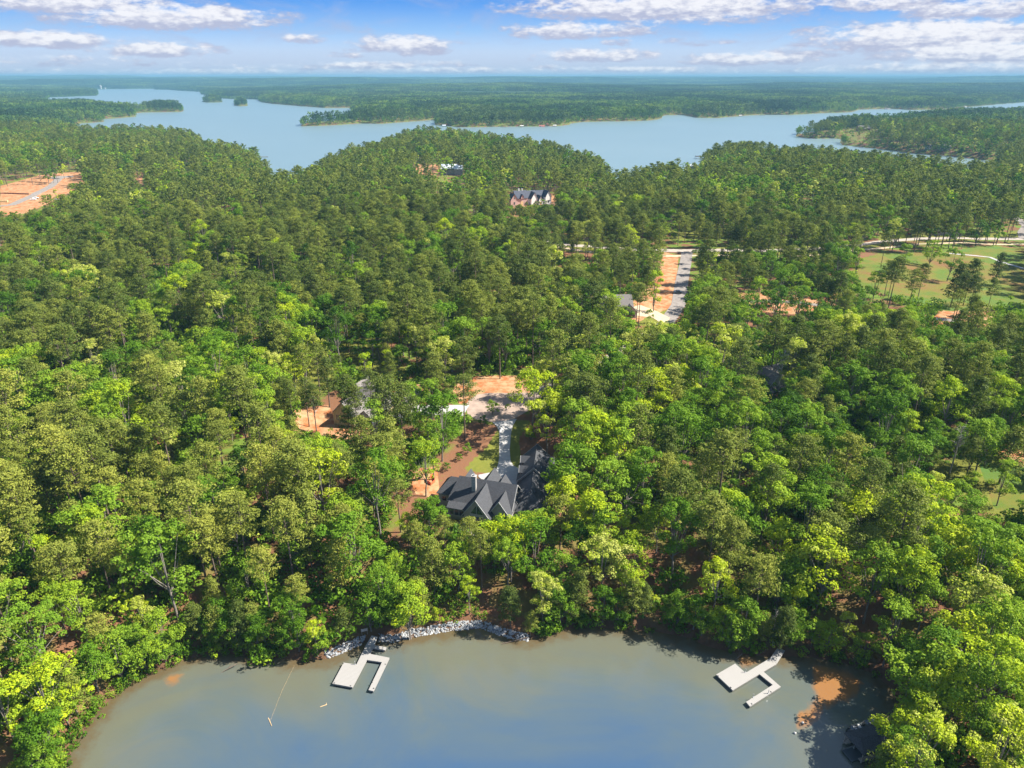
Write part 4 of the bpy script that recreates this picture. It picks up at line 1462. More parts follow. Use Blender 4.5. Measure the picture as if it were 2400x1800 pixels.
# ------------------------------------------------------------------ mesh helpers for built things
class MB:
    def __init__(self):
        self.bm = bmesh.new()

    def box(self, x0, x1, y0, y1, z0, z1, rot=0.0, c=(0, 0)):
        co = [(x, y, z) for z in (z0, z1) for x, y in ((x0, y0), (x1, y0), (x1, y1), (x0, y1))]
        cr, sr = math.cos(rot), math.sin(rot)
        vs = [self.bm.verts.new((c[0] + x * cr - y * sr, c[1] + x * sr + y * cr, z)) for x, y, z in co]
        for f in ((0, 3, 2, 1), (4, 5, 6, 7), (0, 1, 5, 4), (1, 2, 6, 5), (2, 3, 7, 6), (3, 0, 4, 7)):
            self.bm.faces.new([vs[i] for i in f])
        return self

    def poly(self, pts, z0, z1):
        """upright prism over an outline"""
        lo = [self.bm.verts.new((x, y, z0)) for x, y in pts]
        hi = [self.bm.verts.new((x, y, z1)) for x, y in pts]
        n = len(pts)
        self.bm.faces.new(hi)
        self.bm.faces.new(lo[::-1])
        for i in range(n):
            self.bm.faces.new((lo[i], lo[(i + 1) % n], hi[(i + 1) % n], hi[i]))
        return self

    def sheet(self, quads, th):
        """slabs: each quad or triangle of 3-D points is thickened downwards by th"""
        for q in quads:
            a = [self.bm.verts.new(p) for p in q]
            b_ = [self.bm.verts.new((p[0], p[1], p[2] - th)) for p in q]
            n = len(q)
            self.bm.faces.new(a)
            self.bm.faces.new(b_[::-1])
            for i in range(n):
                self.bm.faces.new((a[i], b_[i], b_[(i + 1) % n], a[(i + 1) % n]))
        return self

    def tube(self, path, radii, sides=6):
        V, F = tube(path, radii, sides)
        vs = [self.bm.verts.new(tuple(v)) for v in V]
        for f in F:
            self.bm.faces.new([vs[i] for i in f])
        self.bm.faces.new([vs[i] for i in range(sides)][::-1])
        self.bm.faces.new(vs[-sides:])
        return self

    def build(self, name, mat, parent=None, bevel=0.0):
        bmesh.ops.recalc_face_normals(self.bm, faces=self.bm.faces)
        if bevel:
            bmesh.ops.bevel(self.bm, geom=self.bm.edges[:], offset=bevel, segments=1, affect='EDGES')
        me = bpy.data.meshes.new(name)
        self.bm.to_mesh(me)
        self.bm.free()
        me.materials.append(mat)
        return link(bpy.data.objects.new(name, me), parent)


def empty(name, loc, rz=0.0):
    e = link(bpy.data.objects.new(name, None))
    e.location = loc
    e.rotation_euler = (0, 0, rz)
    return e


def loc2(e, x, y):
    """place -> the thing's own frame"""
    r = e.rotation_euler.z
    dx_, dy_ = x - e.location.x, y - e.location.y
    return dx_ * math.cos(r) + dy_ * math.sin(r), -dx_ * math.sin(r) + dy_ * math.cos(r)


# ------------------------------------------------------------------ materials
m_shin = pbr('charcoal_shingle', (0.060, 0.062, 0.068), .9, .25, .18, 4, bump=.3)
m_shin_g = pbr('weathered_grey_shingle', (0.165, 0.15, 0.14), .9, .2, .14, 4, bump=.3)
m_shin_n = pbr('navy_shingle', (0.055, 0.062, 0.085), .8, .3, .1, 1)
m_metal_roof = pbr('pale_metal_roof', (0.62, 0.66, 0.70), .5, .4, .04, .3)
m_siding = pbr('taupe_siding', (0.33, 0.30, 0.27), .8, .3, .06, 1)
m_trim = pbr('white_trim', (0.34, 0.335, 0.325), .6, .4, .04, 1)
m_stone = pbr('grey_stone', (0.34, 0.32, 0.30), .9, .2, .25, 5)
m_brick = pbr('pink_brick', (0.50, 0.33, 0.29), .9, .2, .12, 3)
m_brick_d = pbr('red_brick', (0.30, 0.12, 0.09), .9, .2, .15, 4)
m_white = pbr('white_painted_wall', (0.5, 0.485, 0.46), .7, .3, .04, 1)
m_bright = pbr('fresh_white_stucco', (0.80, 0.78, 0.74), .7, .3, .03, 1)
m_grey_siding = pbr('blue_grey_siding', (0.33, 0.37, 0.42), .8, .3, .06, 1)
m_wood = pbr('weathered_decking', (0.30, 0.26, 0.22), .85, .2, .15, 3)
m_newwood = pbr('new_timber', (0.60, 0.42, 0.22), .8, .2, .1, 3)
m_black = pbr('black_plastic', (0.015, 0.016, 0.02), .5, .4, .1, 1)
m_alu = pbr('galvanised_metal', (0.45, 0.46, 0.47), .4, .6, .05, 1, metal=.6)
m_orange = pbr('orange_netting', (0.85, 0.14, 0.06), .7, .3, .1, 4)
m_red = pbr('red_paint', (0.55, 0.03, 0.02), .4, .5, .05, 1)
m_tyre = pbr('tyre_rubber', (0.02, 0.02, 0.02), .9, .1, .1, 1)
m_carw = pbr('white_car_paint', (0.75, 0.76, 0.77), .3, .5, .03, 1)
m_card = pbr('dark_car_paint', (0.05, 0.06, 0.07), .3, .5, .03, 1)
m_glass, t, out = new_mat('window_glass')
b = t.n('ShaderNodeBsdfPrincipled')
b.inputs['Base Color'].default_value = (0.02, 0.03, 0.04, 1)
b.inputs['Roughness'].default_value = 0.05
b.inputs['Specular IOR Level'].default_value = 0.8
t.t.links.new(b.outputs[0], out.inputs[0])
m_tan, t, out = new_mat('tan_board_and_batten')
b = t.n('ShaderNodeBsdfPrincipled')
tcc = t.n('ShaderNodeTexCoord')
wv_ = t.n('ShaderNodeTexWave')
wv_.wave_type = 'BANDS'
wv_.bands_direction = 'X'
wv_.inputs['Scale'].default_value = 0.5
wv_.inputs['Distortion'].default_value = 0
t.val(wv_.inputs['Vector'], tcc.outputs['Object'])
t.val(b.inputs['Base Color'], t.mix(t.smooth(wv_.outputs['Fac'], .1, .4), (0.26, 0.22, 0.11), (0.50, 0.43, 0.24)))
b.inputs['Roughness'].default_value = .8
t.t.links.new(b.outputs[0], out.inputs[0])
# dock boards: thin dark seams
m_dock, t, out = new_mat('white_composite_decking')
b = t.n('ShaderNodeBsdfPrincipled')
tcc = t.n('ShaderNodeTexCoord')
wv_ = t.n('ShaderNodeTexWave')
wv_.bands_direction = 'Y'
wv_.inputs['Scale'].default_value = 0.9
wv_.inputs['Distortion'].default_value = 0
t.val(wv_.inputs['Vector'], tcc.outputs['Object'])
geo = t.n('ShaderNodeNewGeometry')
t.val(b.inputs['Base Color'], t.mix(t.noise(geo.outputs['Position'], .7, 6, .7), t.mix(t.smooth(wv_.outputs['Fac'], .02, .15), (0.13, 0.125, 0.12), (0.30, 0.29, 0.275)), (0.235, 0.225, 0.21)))
b.inputs['Roughness'].default_value = .75
t.t.links.new(b.outputs[0], out.inputs[0])
m_fascia = pbr('dock_fascia', (0.27, 0.25, 0.235), .7, .3, .06, 1)


# ------------------------------------------------------------------ houses
def mass(parent, u, v, L, hw, ze, zr, ax=0.0, z0=0.0, wall=m_siding, roof=m_shin, hipA=0.0, hipB=0.0, over=0.45, trim=None, roof_name='roof', wall_name='wall', inset=0.0):
    """a wing of a house: ridge of length L centred on (u, v) along the direction ax (0: along u); hipA/hipB: run of a hip at each end"""
    ca, sa = math.cos(ax), math.sin(ax)

    def T(a, c_, z):
        return (u + a * ca - c_ * sa, v + a * sa + c_ * ca, z)
    h = L / 2
    w = MB()
    g = inset
    wl = h - g
    bot = [T(-wl, -hw, z0), T(wl, -hw, z0), T(wl, hw, z0), T(-wl, hw, z0)]
    top = [T(-wl, -hw, ze), T(wl, -hw, ze), T(wl, hw, ze), T(-wl, hw, ze)]
    B = [w.bm.verts.new(p) for p in bot]
    Tt = [w.bm.verts.new(p) for p in top]
    for i in range(4):
        w.bm.faces.new((B[i], B[(i + 1) % 4], Tt[(i + 1) % 4], Tt[i]))
    zt = zr - 0.12
    if not hipB:
        k = w.bm.verts.new(T(wl, 0, zt))
        w.bm.faces.new((Tt[1], Tt[2], k))
    if not hipA:
        k = w.bm.verts.new(T(-wl, 0, zt))
        w.bm.faces.new((Tt[3], Tt[0], k))
    wo_ = w.build(wall_name, wall, parent)
    sl_ = (zr - ze) / hw
    ee = hw + over
    zl = ze - sl_ * over
    a0_, a1_ = -h - (0 if hipA else over), h + (0 if hipB else over)
    ea, eb = (-h - over if hipA else a0_), (h + over if hipB else a1_)
    ra, rb = (-h + hipA if hipA else a0_), (h - hipB if hipB else a1_)
    q = [[T(ea, -ee, zl), T(eb, -ee, zl), T(rb, 0, zr), T(ra, 0, zr)], [T(rb, 0, zr), T(eb, ee, zl), T(ea, ee, zl), T(ra, 0, zr)]]
    if hipA:
        q.append([T(ea, ee, zl), T(ea, -ee, zl), T(ra, 0, zr)])
    if hipB:
        q.append([T(eb, -ee, zl), T(eb, ee, zl), T(rb, 0, zr)])
    ro = MB().sheet(q, 0.16).build(roof_name, roof, parent)
    if trim is not None:
        for end, hip in ((ea, hipA), (eb, hipB)):
            if hip:
                continue
            mb = MB()
            e2 = end + (0.06 if end > 0 else -0.06)
            for s in (-1, 1):
                p0, p1 = T(e2, s * (ee + .02), zl + .03), T(e2, 0, zr + .03)
                e3 = end - (0.08 if end > 0 else -0.08)
                p2, p3 = T(e3, 0, zr + .03), T(e3, s * (ee + .02), zl + .03)
                mb.sheet([[p0, p1, p2, p3]], 0.26)
            mb.build('verge_board', trim, parent)
    return wo_, ro


def window(parent, u, v, z, w, h, ang, panes=1, frame=m_trim):
    """a window whose wall faces direction ang (its outward normal) in the house frame"""
    nx, ny = math.cos(ang), math.sin(ang)
    tx, ty = -ny, nx

    def q(a, d, zz):
        return (u + tx * a + nx * d, v + ty * a + ny * d, zz)

    def slab(mb, a0, a1, z0, z1, d0, d1):
        vs = [mb.bm.verts.new(q(a, d, zz)) for zz in (z0, z1) for a, d in ((a0, d0), (a1, d0), (a1, d1), (a0, d1))]
        for f in ((0, 3, 2, 1), (4, 5, 6, 7), (0, 1, 5, 4), (1, 2, 6, 5), (2, 3, 7, 6), (3, 0, 4, 7)):
            mb.bm.faces.new([vs[i] for i in f])
    g = MB()
    slab(g, -w / 2, w / 2, z, z + h, -.02, .05)
    wo_ = g.build('window', m_glass, parent)
    f = MB()
    s = .12
    slab(f, -w / 2 - s, w / 2 + s, z - s, z, -.02, .12)
    slab(f, -w / 2 - s, w / 2 + s, z + h, z + h + s, -.02, .12)
    for k in range(panes + 1):
        a = -w / 2 + w * k / panes
        slab(f, a - s / 2 - .01, a + s / 2 + .01, z, z + h, -.01, .11)
    f.build('frame', frame, wo_)
    return wo_


PI = math.pi
h = empty('house', (-7.6, 171.8, 10.0), math.radians(-17))
tag(h, 'large house with charcoal gabled roofs and stone chimney between driveway and lake', 'house')
mass(h, 0, 0, 18.3, 4.9, 6.5, 11.5, hipA=1.6, trim=m_trim, z0=-3, inset=.3)
mass(h, -11, 2.6, 5.5, 3.9, 6.0, 9.2, hipA=2.6, z0=-3)
mass(h, .75, -5.2, 9.2, 3.7, 6.0, 11.0, ax=PI / 2, trim=m_trim, z0=-4, inset=.6)
mass(h, 6.6, -4.2, 6.4, 2.7, 6.3, 10.1, ax=PI / 2, trim=m_trim, z0=-4, inset=.4)
mass(h, -6.8, 3.6, 6.6, 2.2, 6.4, 9.9, ax=PI / 2, z0=-2)
mass(h, 0.2, 4.2, 7.0, 3.3, 6.4, 11.0, ax=PI / 2, z0=-2)
mass(h, 3.6, 4.6, 5.4, 2.1, 6.4, 9.6, ax=PI / 2, z0=-2)
MB().sheet([[(3.9, -5.4, 6.55), (4.5, -5.4, 6.5), (4.5, -8.4, 4.9), (3.9, -8.4, 4.9)], [(-8.9, -5.0, 6.3), (-2.9, -5.0, 6.3), (-2.9, -7.3, 5.25), (-8.9, -7.3, 5.25)]], .15).build('porch_roof', m_shin, h)
MB().box(-8.8, -3.1, -7.0, -4.8, 2.4, 5.2).build('porch_wall', m_siding, h)
c = MB().box(-3.0, -1.8, -2.7, -1.7, 6, 13.4).build('chimney', m_stone, h)
MB().box(-3.15, -1.65, -2.85, -1.55, 13.4, 13.65).build('chimney_cap', m_stone, c)
MB().tube([(-2.4, -2.2, 13.65), (-2.4, -2.2, 14.1)], [.28, .28], 8).build('flue', m_alu, c)
window(h, -6.0, -7.0, 3.1, 4.4, 1.7, -PI / 2, 3)
window(h, -6.0, -7.0, -1.2, 3.6, 1.7, -PI / 2, 2)
window(h, .75, -9.2, 1.0, 4.6, 4.2, -PI / 2, 3)
window(h, 6.6, -7.0, 1.8, 3.0, 3.2, -PI / 2, 2)
window(h, -13.75, 2.6, 3.0, 1.2, 1.6, PI, 1)
window(h, -12.0, -1.3, 3.2, 1.4, 1.6, -PI / 2, 1)
tr = MB()
tr.bm.faces.new([tr.bm.verts.new(p) for p in ((-1.0, -9.28, 6.1), (2.5, -9.28, 6.1), (.75, -9.28, 8.9))])
w_ = tr.build('gable_window', m_glass, h)
MB().box(.68, .82, -9.36, -9.27, 6.1, 8.9).box(-1.2, 2.7, -9.36, -9.27, 5.95, 6.1).build('frame', m_trim, w_)
d_ = MB().box(-2.8, 9.2, -13.2, -9.4, 1.7, 1.95).build('deck', m_wood, h)
MB().box(-2.8, 9.2, -13.25, -13.15, 2.75, 2.85).box(-2.85, -2.75, -13.2, -9.4, 2.75, 2.85).box(9.15, 9.25, -13.2, -9.4, 2.75, 2.85).build('railing', m_trim, d_)
for k in range(4):
    MB().box(-2.6 + k * 3.8, -2.3 + k * 3.8, -13.0, -12.7, -6, 1.7).build('post', m_stone, d_)
MB().box(-10, 8, -17.5, -9.5, -3.6, -3.3).build('patio', m_conc, h)

wing = []
R6 = math.radians(-6 + 17)      # the garage wing turns a little against the house
cu, cv = loc2(h, 5.9, 176.5)


def W2(x, y):
    return loc2(h, x, y)


axw = PI / 2 + math.radians(11)
for (x, y, L, hw, ze, zr, nm) in ((7.1, 188.3, 14.0, 4.7, 5.4, 10.0, 'garage_roof'), (5.6, 174.2, 15.0, 4.4, 4.6, 8.9, 'wing_roof')):
    u, v = W2(x, y)
    mass(h, u, v, L, hw, ze, zr, ax=axw, trim=m_siding, hipA=(0 if nm == 'garage_roof' else 4.0), z0=-2, roof_name=nm, wall_name='garage_wall')
u, v = W2(2.0, 172.8)
mass(h, u, v, 9.0, 3.6, 5.0, 8.2, z0=-2, roof_name='link_roof')
for (x, y, s) in ((4.0, 185.0, 1), (4.5, 191.0, 1), (10.6, 184.4, -1), (11.1, 190.4, -1)):
    u, v = W2(x, y)
    dw, dr = mass(h, u, v, 3.2, 1.25, 7.0, 8.4, ax=axw - PI / 2, z0=5.2, over=.25, roof_name='dormer_roof', wall_name='dormer', trim=m_trim)
for k in range(3):
    u, v = W2(2.62 + k * .25, 184.0 + k * 3.4)
    MB().box(-.06, .06, -1.3, 1.3, 0, 2.5, rot=axw - PI / 2, c=(u, v)).build('garage_door', m_trim, h)

# the tan house in the trees
h = empty('house', (-59.5, 226.5, 11.0), math.radians(-22))
tag(h, 'tan board sided house with weathered grey roofs half hidden by pines', 'house')
mass(h, 0, 5, 11, 4.3, 4.8, 9.4, ax=PI / 2, wall=m_tan, roof=m_shin_g, z0=-3, trim=m_trim)
mass(h, 7.0, 5.5, 6.0, 3.0, 3.2, 6.0, ax=PI / 2, wall=m_grey_siding, roof=m_shin_g, z0=0.2)
MB().box(4.2, 9.8, 2.55, 8.6, -3, .2).build('basement_wall', m_brick_d, h)
mass(h, 3.0, 14.5, 18, 5.6, 4.8, 9.6, wall=m_tan, roof=m_shin_g, z0=-2, hipA=5, hipB=5)
mass(h, -5, 19, 9, 3.4, 4.8, 9.0, ax=PI / 2, wall=m_brick, roof=m_shin_g, z0=-2)
mass(h, 13.0, 22, 13, 5.0, 3.6, 8.2, ax=PI / 2, wall=m_brick, roof=m_shin_g, z0=-2, hipB=4)
mass(h, 9.6, 17.5, 5, 2.6, 3.8, 6.6, ax=PI / 2, wall=m_brick, roof=m_shin_g, z0=-2)
window(h, -2.6, -.5, 2.0, 1.0, 1.7, -PI / 2, 1)
window(h, 2.3, -.5, 2.2, 1.0, 1.7, -PI / 2, 1)
window(h, 6.0, 2.5, .6, 1.6, 1.8, -PI / 2, 2)
window(h, 8.6, 2.5, .6, 1.4, 1.8, -PI / 2, 2)
window(h, 7.8, 2.55, -2.4, 1.8, 1.8, -PI / 2, 2)
window(h, 9.6, 14.98, 2.2, 1.0, 1.4, -PI / 2, 1)

# grey roofed house in the right hand woods
x, y, z_ = GP(1812, 925)
h = empty('house', (x, y, z_), math.radians(24))
tag(h, 'house with pale grey roof and bare timber porch posts, half hidden among bright trees', 'house')
mass(h, 0, 9, 19, 5.2, 4.2, 8.8, ax=PI / 2 + .1, wall=m_white, roof=m_shin_g, trim=m_trim, z0=-2)
mass(h, 6.0, 10, 8, 3.8, 4.0, 7.6, ax=0, wall=m_white, roof=m_shin_g, hipB=0, z0=-2)
MB().sheet([[(-4.6, -1, 4.0), (3.4, -1, 4.0), (3.4, -4, 3.1), (-4.6, -4, 3.1)]], .15).build('porch_roof', m_shin_g, h)
for k in range(4):
    MB().box(-4.4 + 2.5 * k, -4.2 + 2.5 * k, -3.9, -3.7, -2, 3.1).build('porch_post', m_newwood, h)
window(h, 0, -.6, 1.0, 2.4, 1.8, -PI / 2, 2)
# white house west of the side road
x, y, z_ = GP(1462, 748)
h = empty('house', (x, y + 3, z_), math.radians(6))
tag(h, 'white walled house with grey roof hidden behind trees west of the side road', 'house')
mass(h, -3, 6, 16, 5.0, 5.6, 10.2, wall=m_white, roof=m_shin_g, z0=-1)
mass(h, -9, 1.5, 8, 4.4, 5.6, 10, ax=PI / 2, wall=m_white, roof=m_shin_g, z0=-1, trim=m_trim)
mass(h, 3.4, 2.0, 7, 3.4, 3.4, 6.6, ax=PI / 2, wall=m_white, roof=m_shin_g, z0=-1, trim=m_trim)
window(h, 3.4, -1.5, .3, 4.6, 2.3, -PI / 2, 2)
window(h, -9, -2.5, 3.2, 2.0, 1.8, -PI / 2, 2)
window(h, -9, -2.5, .5, 2.0, 1.8, -PI / 2, 2)
# brick house under construction, far up the hill
x, y, z_ = GP(1243, 481)
z_ += 0.5
h = empty('house', (x, y, z_), .4)
tag(h, 'sprawling pink brick and white house with navy roofs on orange clay far uphill', 'house')
mass(h, -17, 3, 9, 3.6, 6, 11, ax=PI / 2, wall=m_brick, roof=m_shin_n, z0=-2, wall_name='brick_wall')
mass(h, -8.5, 6, 12, 5.0, 6.8, 13, wall=m_brick, roof=m_shin_n, z0=-2, wall_name='brick_wall')
mass(h, -8.2, 1.5, 3, 1.3, 8.0, 10, ax=PI / 2, wall=m_brick, roof=m_shin_n, z0=6, wall_name='dormer', roof_name='dormer_roof')
mass(h, 1.5, 7, 12, 4.6, 6, 12.2, wall=m_bright, roof=m_shin_n, z0=-2)
mass(h, 3.5, 2, 8, 3.3, 6, 11.4, ax=PI / 2, wall=m_bright, roof=m_shin_n, z0=-2)
mass(h, 12, 6, 14, 5.2, 5.4, 12, wall=m_bright, roof=m_shin_n, z0=-2)
mass(h, 8.5, -1, 8, 1.9, 4.6, 8.6, ax=PI / 2, wall=m_bright, roof=m_shin_n, z0=-2)
mass(h, 17, 1, 10, 3.0, 7.4, 12.6, ax=PI / 2, wall=m_bright, roof=m_shin_n, z0=-2)
MB().box(-9.6, -7.0, .85, .98, -1, 3.4).build('garage_door', m_newwood, h)
MB().box(7.6, 9.4, -5.15, -5.02, -1, 3.2).build('front_door', m_newwood, h)
c = MB().box(-10.2, -8.8, 5.5, 6.5, 12, 14.6).build('chimney', m_white, h)
c = MB().box(-6.6, -5.6, 5.5, 6.5, 12, 14.4).build('chimney', m_white, h)
window(h, -17, -1.5, 1.4, 1.4, 2.2, -PI / 2, 1)
window(h, -17, -1.5, 6.6, .9, 1.3, -PI / 2, 1)
window(h, 17, -4, 1.6, 1.4, 2.2, -PI / 2, 1)
# pale metal roofed building
x, y, z_ = GP(1052, 411)
h = empty('barn', (x, y + 4, z_ + 3), math.radians(-3))
tag(h, 'long building with pale metal roof, higher up the hill than the navy roofed house', 'barn')
mass(h, 0, 6, 19, 7.0, 5.0, 9.2, wall=m_stone, roof=m_metal_roof, z0=-6)
mass(h, 11.5, 3.5, 10, 6.0, 4.6, 8.2, ax=0.1, wall=m_stone, roof=m_metal_roof, z0=-6)
window(h, -3, -1.0, 1.0, 3.0, 2.4, -PI / 2, 2)
# houses on the lake: (px, py, width, label, wall, roof, turn)
for (px, py, wd_, lab, wl, rf, rz, dz) in (
        (1622, 398, 12, 'white roofed lake house at the wooded point', m_white, m_metal_roof, .1, 6),
        (2022, 306, 26, 'large brown gabled house above the grassy clearing on the wooded peninsula', m_brick_d, m_shin_g, .05, 2),
        (1788, 364, 12, 'grey roofed house poking out of the treetops near the wooded point', m_white, m_shin_g, .3, 8),
        (2215, 352, 13, 'pale house half hidden behind the inlet', m_white, m_shin_g, -.2, 3),
        (2175, 350, 10, 'small pale cottage beside the pale house by the inlet', m_white, m_shin_g, .3, 3),
        (1270, 293, 15, 'low red roofed house on the far shore', m_white, m_brick_d, 0, 2),
        (936, 272, 12, 'small house with reddish roof among trees over the lawned spit', m_brick, m_brick_d, .2, 2),
        (925, 279, 14, 'tan house just above the lawned bank', m_tan, m_shin_g, 0, 2),
        (2145, 254, 26, 'white house on the far right shore', m_white, m_shin_g, 0, 1),
        (2080, 252, 22, 'pale house near the far right bank, west of the white one', m_siding, m_shin_g, 0, 1)):
    x, y, z_ = GP(px, py)
    h = empty('house', (x, y, z_), rz)
    tag(h, lab, 'house')
    s = wd_
    mass(h, 0, 0, s, s * .28, dz + 3.2, dz + 3.2 + s * .22, wall=wl, roof=rf, z0=-2)
    mass(h, -s * .28, -s * .2, s * .4, s * .16, dz + 2.8, dz + 2.8 + s * .16, ax=PI / 2, wall=wl, roof=rf, z0=-2)
    window(h, s * .2, -s * .28, dz + .6, s * .2, 1.8, -PI / 2, 2)


# ------------------------------------------------------------------ docks
def dock(name, label, deck_px, gang_px, zt, cleats, poles, deck_mat=m_dock, cat='dock'):
    x0, y0 = P(*deck_px[0], zt)
    ang_ = math.atan2(P(*deck_px[1], zt)[1] - y0, P(*deck_px[1], zt)[0] - x0)
    e = empty(name, (x0, y0, 0), ang_)
    tag(e, label, cat)
    L = [loc2(e, *P(px, py, zt)) for px, py in deck_px]
    MB().poly(L, zt - .10, zt).build('deck', deck_mat, e)
    # float and fascia, slightly inside the deck edge
    cxm, cym = sum(p[0] for p in L) / len(L), sum(p[1] for p in L) / len(L)
    ar = sum(L[i][0] * L[(i + 1) % len(L)][1] - L[(i + 1) % len(L)][0] * L[i][1] for i in range(len(L)))
    sgn = 1 if ar > 0 else -1

    def inset(d):
        out_ = []
        n = len(L)
        for i in range(n):
            p, c_, q = L[i - 1], L[i], L[(i + 1) % n]
            e1 = Vector((c_[0] - p[0], c_[1] - p[1])).normalized()
            e2 = Vector((q[0] - c_[0], q[1] - c_[1])).normalized()
            n1, n2_ = Vector((-e1.y, e1.x)) * sgn, Vector((-e2.y, e2.x)) * sgn
            bi = (n1 + n2_)
            bi = bi / max(.3, bi.dot(n1))
            out_.append((c_[0] + bi.x * d, c_[1] + bi.y * d))
        return out_
    MB().poly(inset(.05), zt - .42, zt - .10).build('fascia', m_fascia, e)
    MB().poly(inset(.22), -.35, zt - .42).build('float', m_black, e)
    for gp in gang_px:
        g = [loc2(e, *P(px, py, zz)) + (zz,) for px, py, zz in gp]
        MB().sheet([g], .18).build('gangway', deck_mat, e)
    for (px, py) in cleats:
        u, v = loc2(e, *P(px, py, zt))
        MB().box(u - .16, u + .16, v - .05, v + .05, zt + .06, zt + .12).box(u - .05, u + .05, v - .04, v + .04, zt, zt + .06).build('cleat', m_black, e)
    for (px, py, hh) in poles:
        u, v = loc2(e, *P(px, py, zt))
        MB().tube([(u, v, -2), (u, v, zt + hh)], [.07, .07], 8).box(u - .16, u + .16, v - .16, v + .16, zt - .05, zt + .08).build('pile', m_alu, e)
    return e


Z6 = lambda pts: zp(750, 1480, 10.37, pts)
Z7 = lambda pts: zp(1660, 1500, 9.76, pts)
Z8 = lambda pts: zp(1940, 1640, 10.37, pts)
gl = Z6([(1255, 95), (1400, 130), (1325, 330), (1120, 330)])
dock('dock', 'long white dock with wide platform, U shaped slip and short side finger by the riprap',
     Z6([(300, 1265), (790, 1355), (1140, 690), (1505, 745), (1180, 1420), (1300, 1450), (1690, 638), (1225, 545), (1285, 400), (1580, 455), (1617, 385), (1325, 335), (1120, 330), (885, 800), (575, 755)]), 
     [[(*gl[0], 1.5), (*gl[1], 1.5), (*gl[2], .78), (*gl[3], .78)]], .75,
     Z6([(350, 1255), (745, 1325), (330, 1205), (1305, 1385), (1262, 1245), (1590, 800), (560, 785)]), [(*Z6([(850, 800)])[0], 1.0), (*Z6([(1535, 435)])[0], .9)])
gl = Z7([(1595, 155), (1755, 240), (1640, 440), (1570, 540), (1420, 410)])
dock('dock', 'angled white dock with square platform and bent finger beside the orange silt shallows',
     Z7([(180, 790), (560, 1150), (1170, 780), (1475, 1025), (865, 1415), (955, 1520), (1660, 1070), (1265, 725), (1570, 545), (1420, 410), (880, 735), (825, 725), (615, 540)]),
     [[(*gl[0], 1.05), (*gl[1], 1.05), (*gl[3], .78), (*gl[4], .78)]], .75,
     Z7([(225, 825), (515, 1090), (995, 1465), (1435, 1190)]), [(*Z7([(850, 735)])[0], 1.0), (*Z7([(1375, 1222)])[0], 1.1), (*Z7([(1030, 1310)])[0], 1.0)])
d3 = dock('dock', 'narrow weathered dock in deep shade leading to the dark boathouse',
          Z8([(430, 885), (575, 1035), (625, 985), (545, 830), (1385, 545), (1310, 465)]), [], .6, [], [(*Z8([(640, 1170)])[0], 1.6)], deck_mat=m_wood)
# boathouse: dark flat hip roof over the slip
q0 = Z8([(700, 870), (1250, 700), (1330, 960), (850, 1150)])
c3 = [P(px, py, 3.0) for px, py in q0]
mx_, my_ = sum(p[0] for p in c3) / 4, sum(p[1] for p in c3) / 4
an_ = math.atan2(c3[1][1] - c3[0][1], c3[1][0] - c3[0][0])
h = empty('boathouse', (mx_, my_, 0), an_)
tag(h, 'open boathouse with dark roof on posts in shade under the bright trees', 'boathouse')
MB().sheet([[(-4, -2.7, 2.7), (4, -2.7, 2.7), (2.4, 0, 3.5), (-2.4, 0, 3.5)], [(2.4, 0, 3.5), (4, 2.7, 2.7), (-4, 2.7, 2.7), (-2.4, 0, 3.5)],
            [(-4, 2.7, 2.7), (-4, -2.7, 2.7), (-2.4, 0, 3.5)], [(4, -2.7, 2.7), (4, 2.7, 2.7), (2.4, 0, 3.5)]], .14).build('roof', m_shin, h)
for sx in (-3.7, 0, 3.7):
    for sy in (-2.4, 2.4):
        MB().box(sx - .09, sx + .09, sy - .09, sy + .09, -2, 2.7).build('post', m_wood, h)
MB().box(-3.9, 3.9, -2.6, -1.7, .45, .6).box(-3.9, 3.9, 1.7, 2.6, .45, .6).build('walkway', m_wood, h)


def boat(name, x, y, rz, L, lab, hullm, seatm, cover=True, s=1.0):
    e = empty(name, (x, y, 0), rz)
    tag(e, lab, 'boat')
    w = L * .17
    sec = [(-L / 2, w), (L * .1, w * 1.05), (L * .36, w * .62), (L / 2, .04)]
    hb = MB()
    top = [(x_, y_) for x_, y_ in sec] + [(x_, -y_) for x_, y_ in sec[::-1]]
    lo_ = [hb.bm.verts.new((x_ * .94, y_ * .72, -.18)) for x_, y_ in top]
    hi_ = [hb.bm.verts.new((x_, y_, .62 + .12 * max(0, x_ / L))) for x_, y_ in top]
    n = len(top)
    hb.bm.faces.new(lo_[::-1])
    for i in range(n):
        hb.bm.faces.new((lo_[i], lo_[(i + 1) % n], hi_[(i + 1) % n], hi_[i]))
    inn = [hb.bm.verts.new((x_ * .9, y_ * .82, .60)) for x_, y_ in top]
    flo = [hb.bm.verts.new((x_ * .88, y_ * .78, .2)) for x_, y_ in top]
    for i in range(n):
        j = (i + 1) % n
        hb.bm.faces.new((hi_[i], hi_[j], inn[j], inn[i]))
        hb.bm.faces.new((inn[i], inn[j], flo[j], flo[i]))
    hb.bm.faces.new(flo)
    hb.build('hull', hullm, e)
    MB().box(-L * .40, -L * .30, -w * .7, w * .7, .21, .62).box(-L * .12, -L * .02, -w * .7, -w * .15, .21, .66).box(-L * .12, -L * .02, w * .15, w * .7, .21, .66).build('seat', seatm, e)
    MB().sheet([[(L * .08, -w * .7, 1.0), (L * .08, w * .7, 1.0), (L * .16, w * .6, .62), (L * .16, -w * .6, .62)]], .04).build('windscreen', m_glass, e)
    MB().box(-L / 2 - .35, -L / 2 - .02, -.18, .18, .1, .95).build('outboard', m_black, e)
    return e


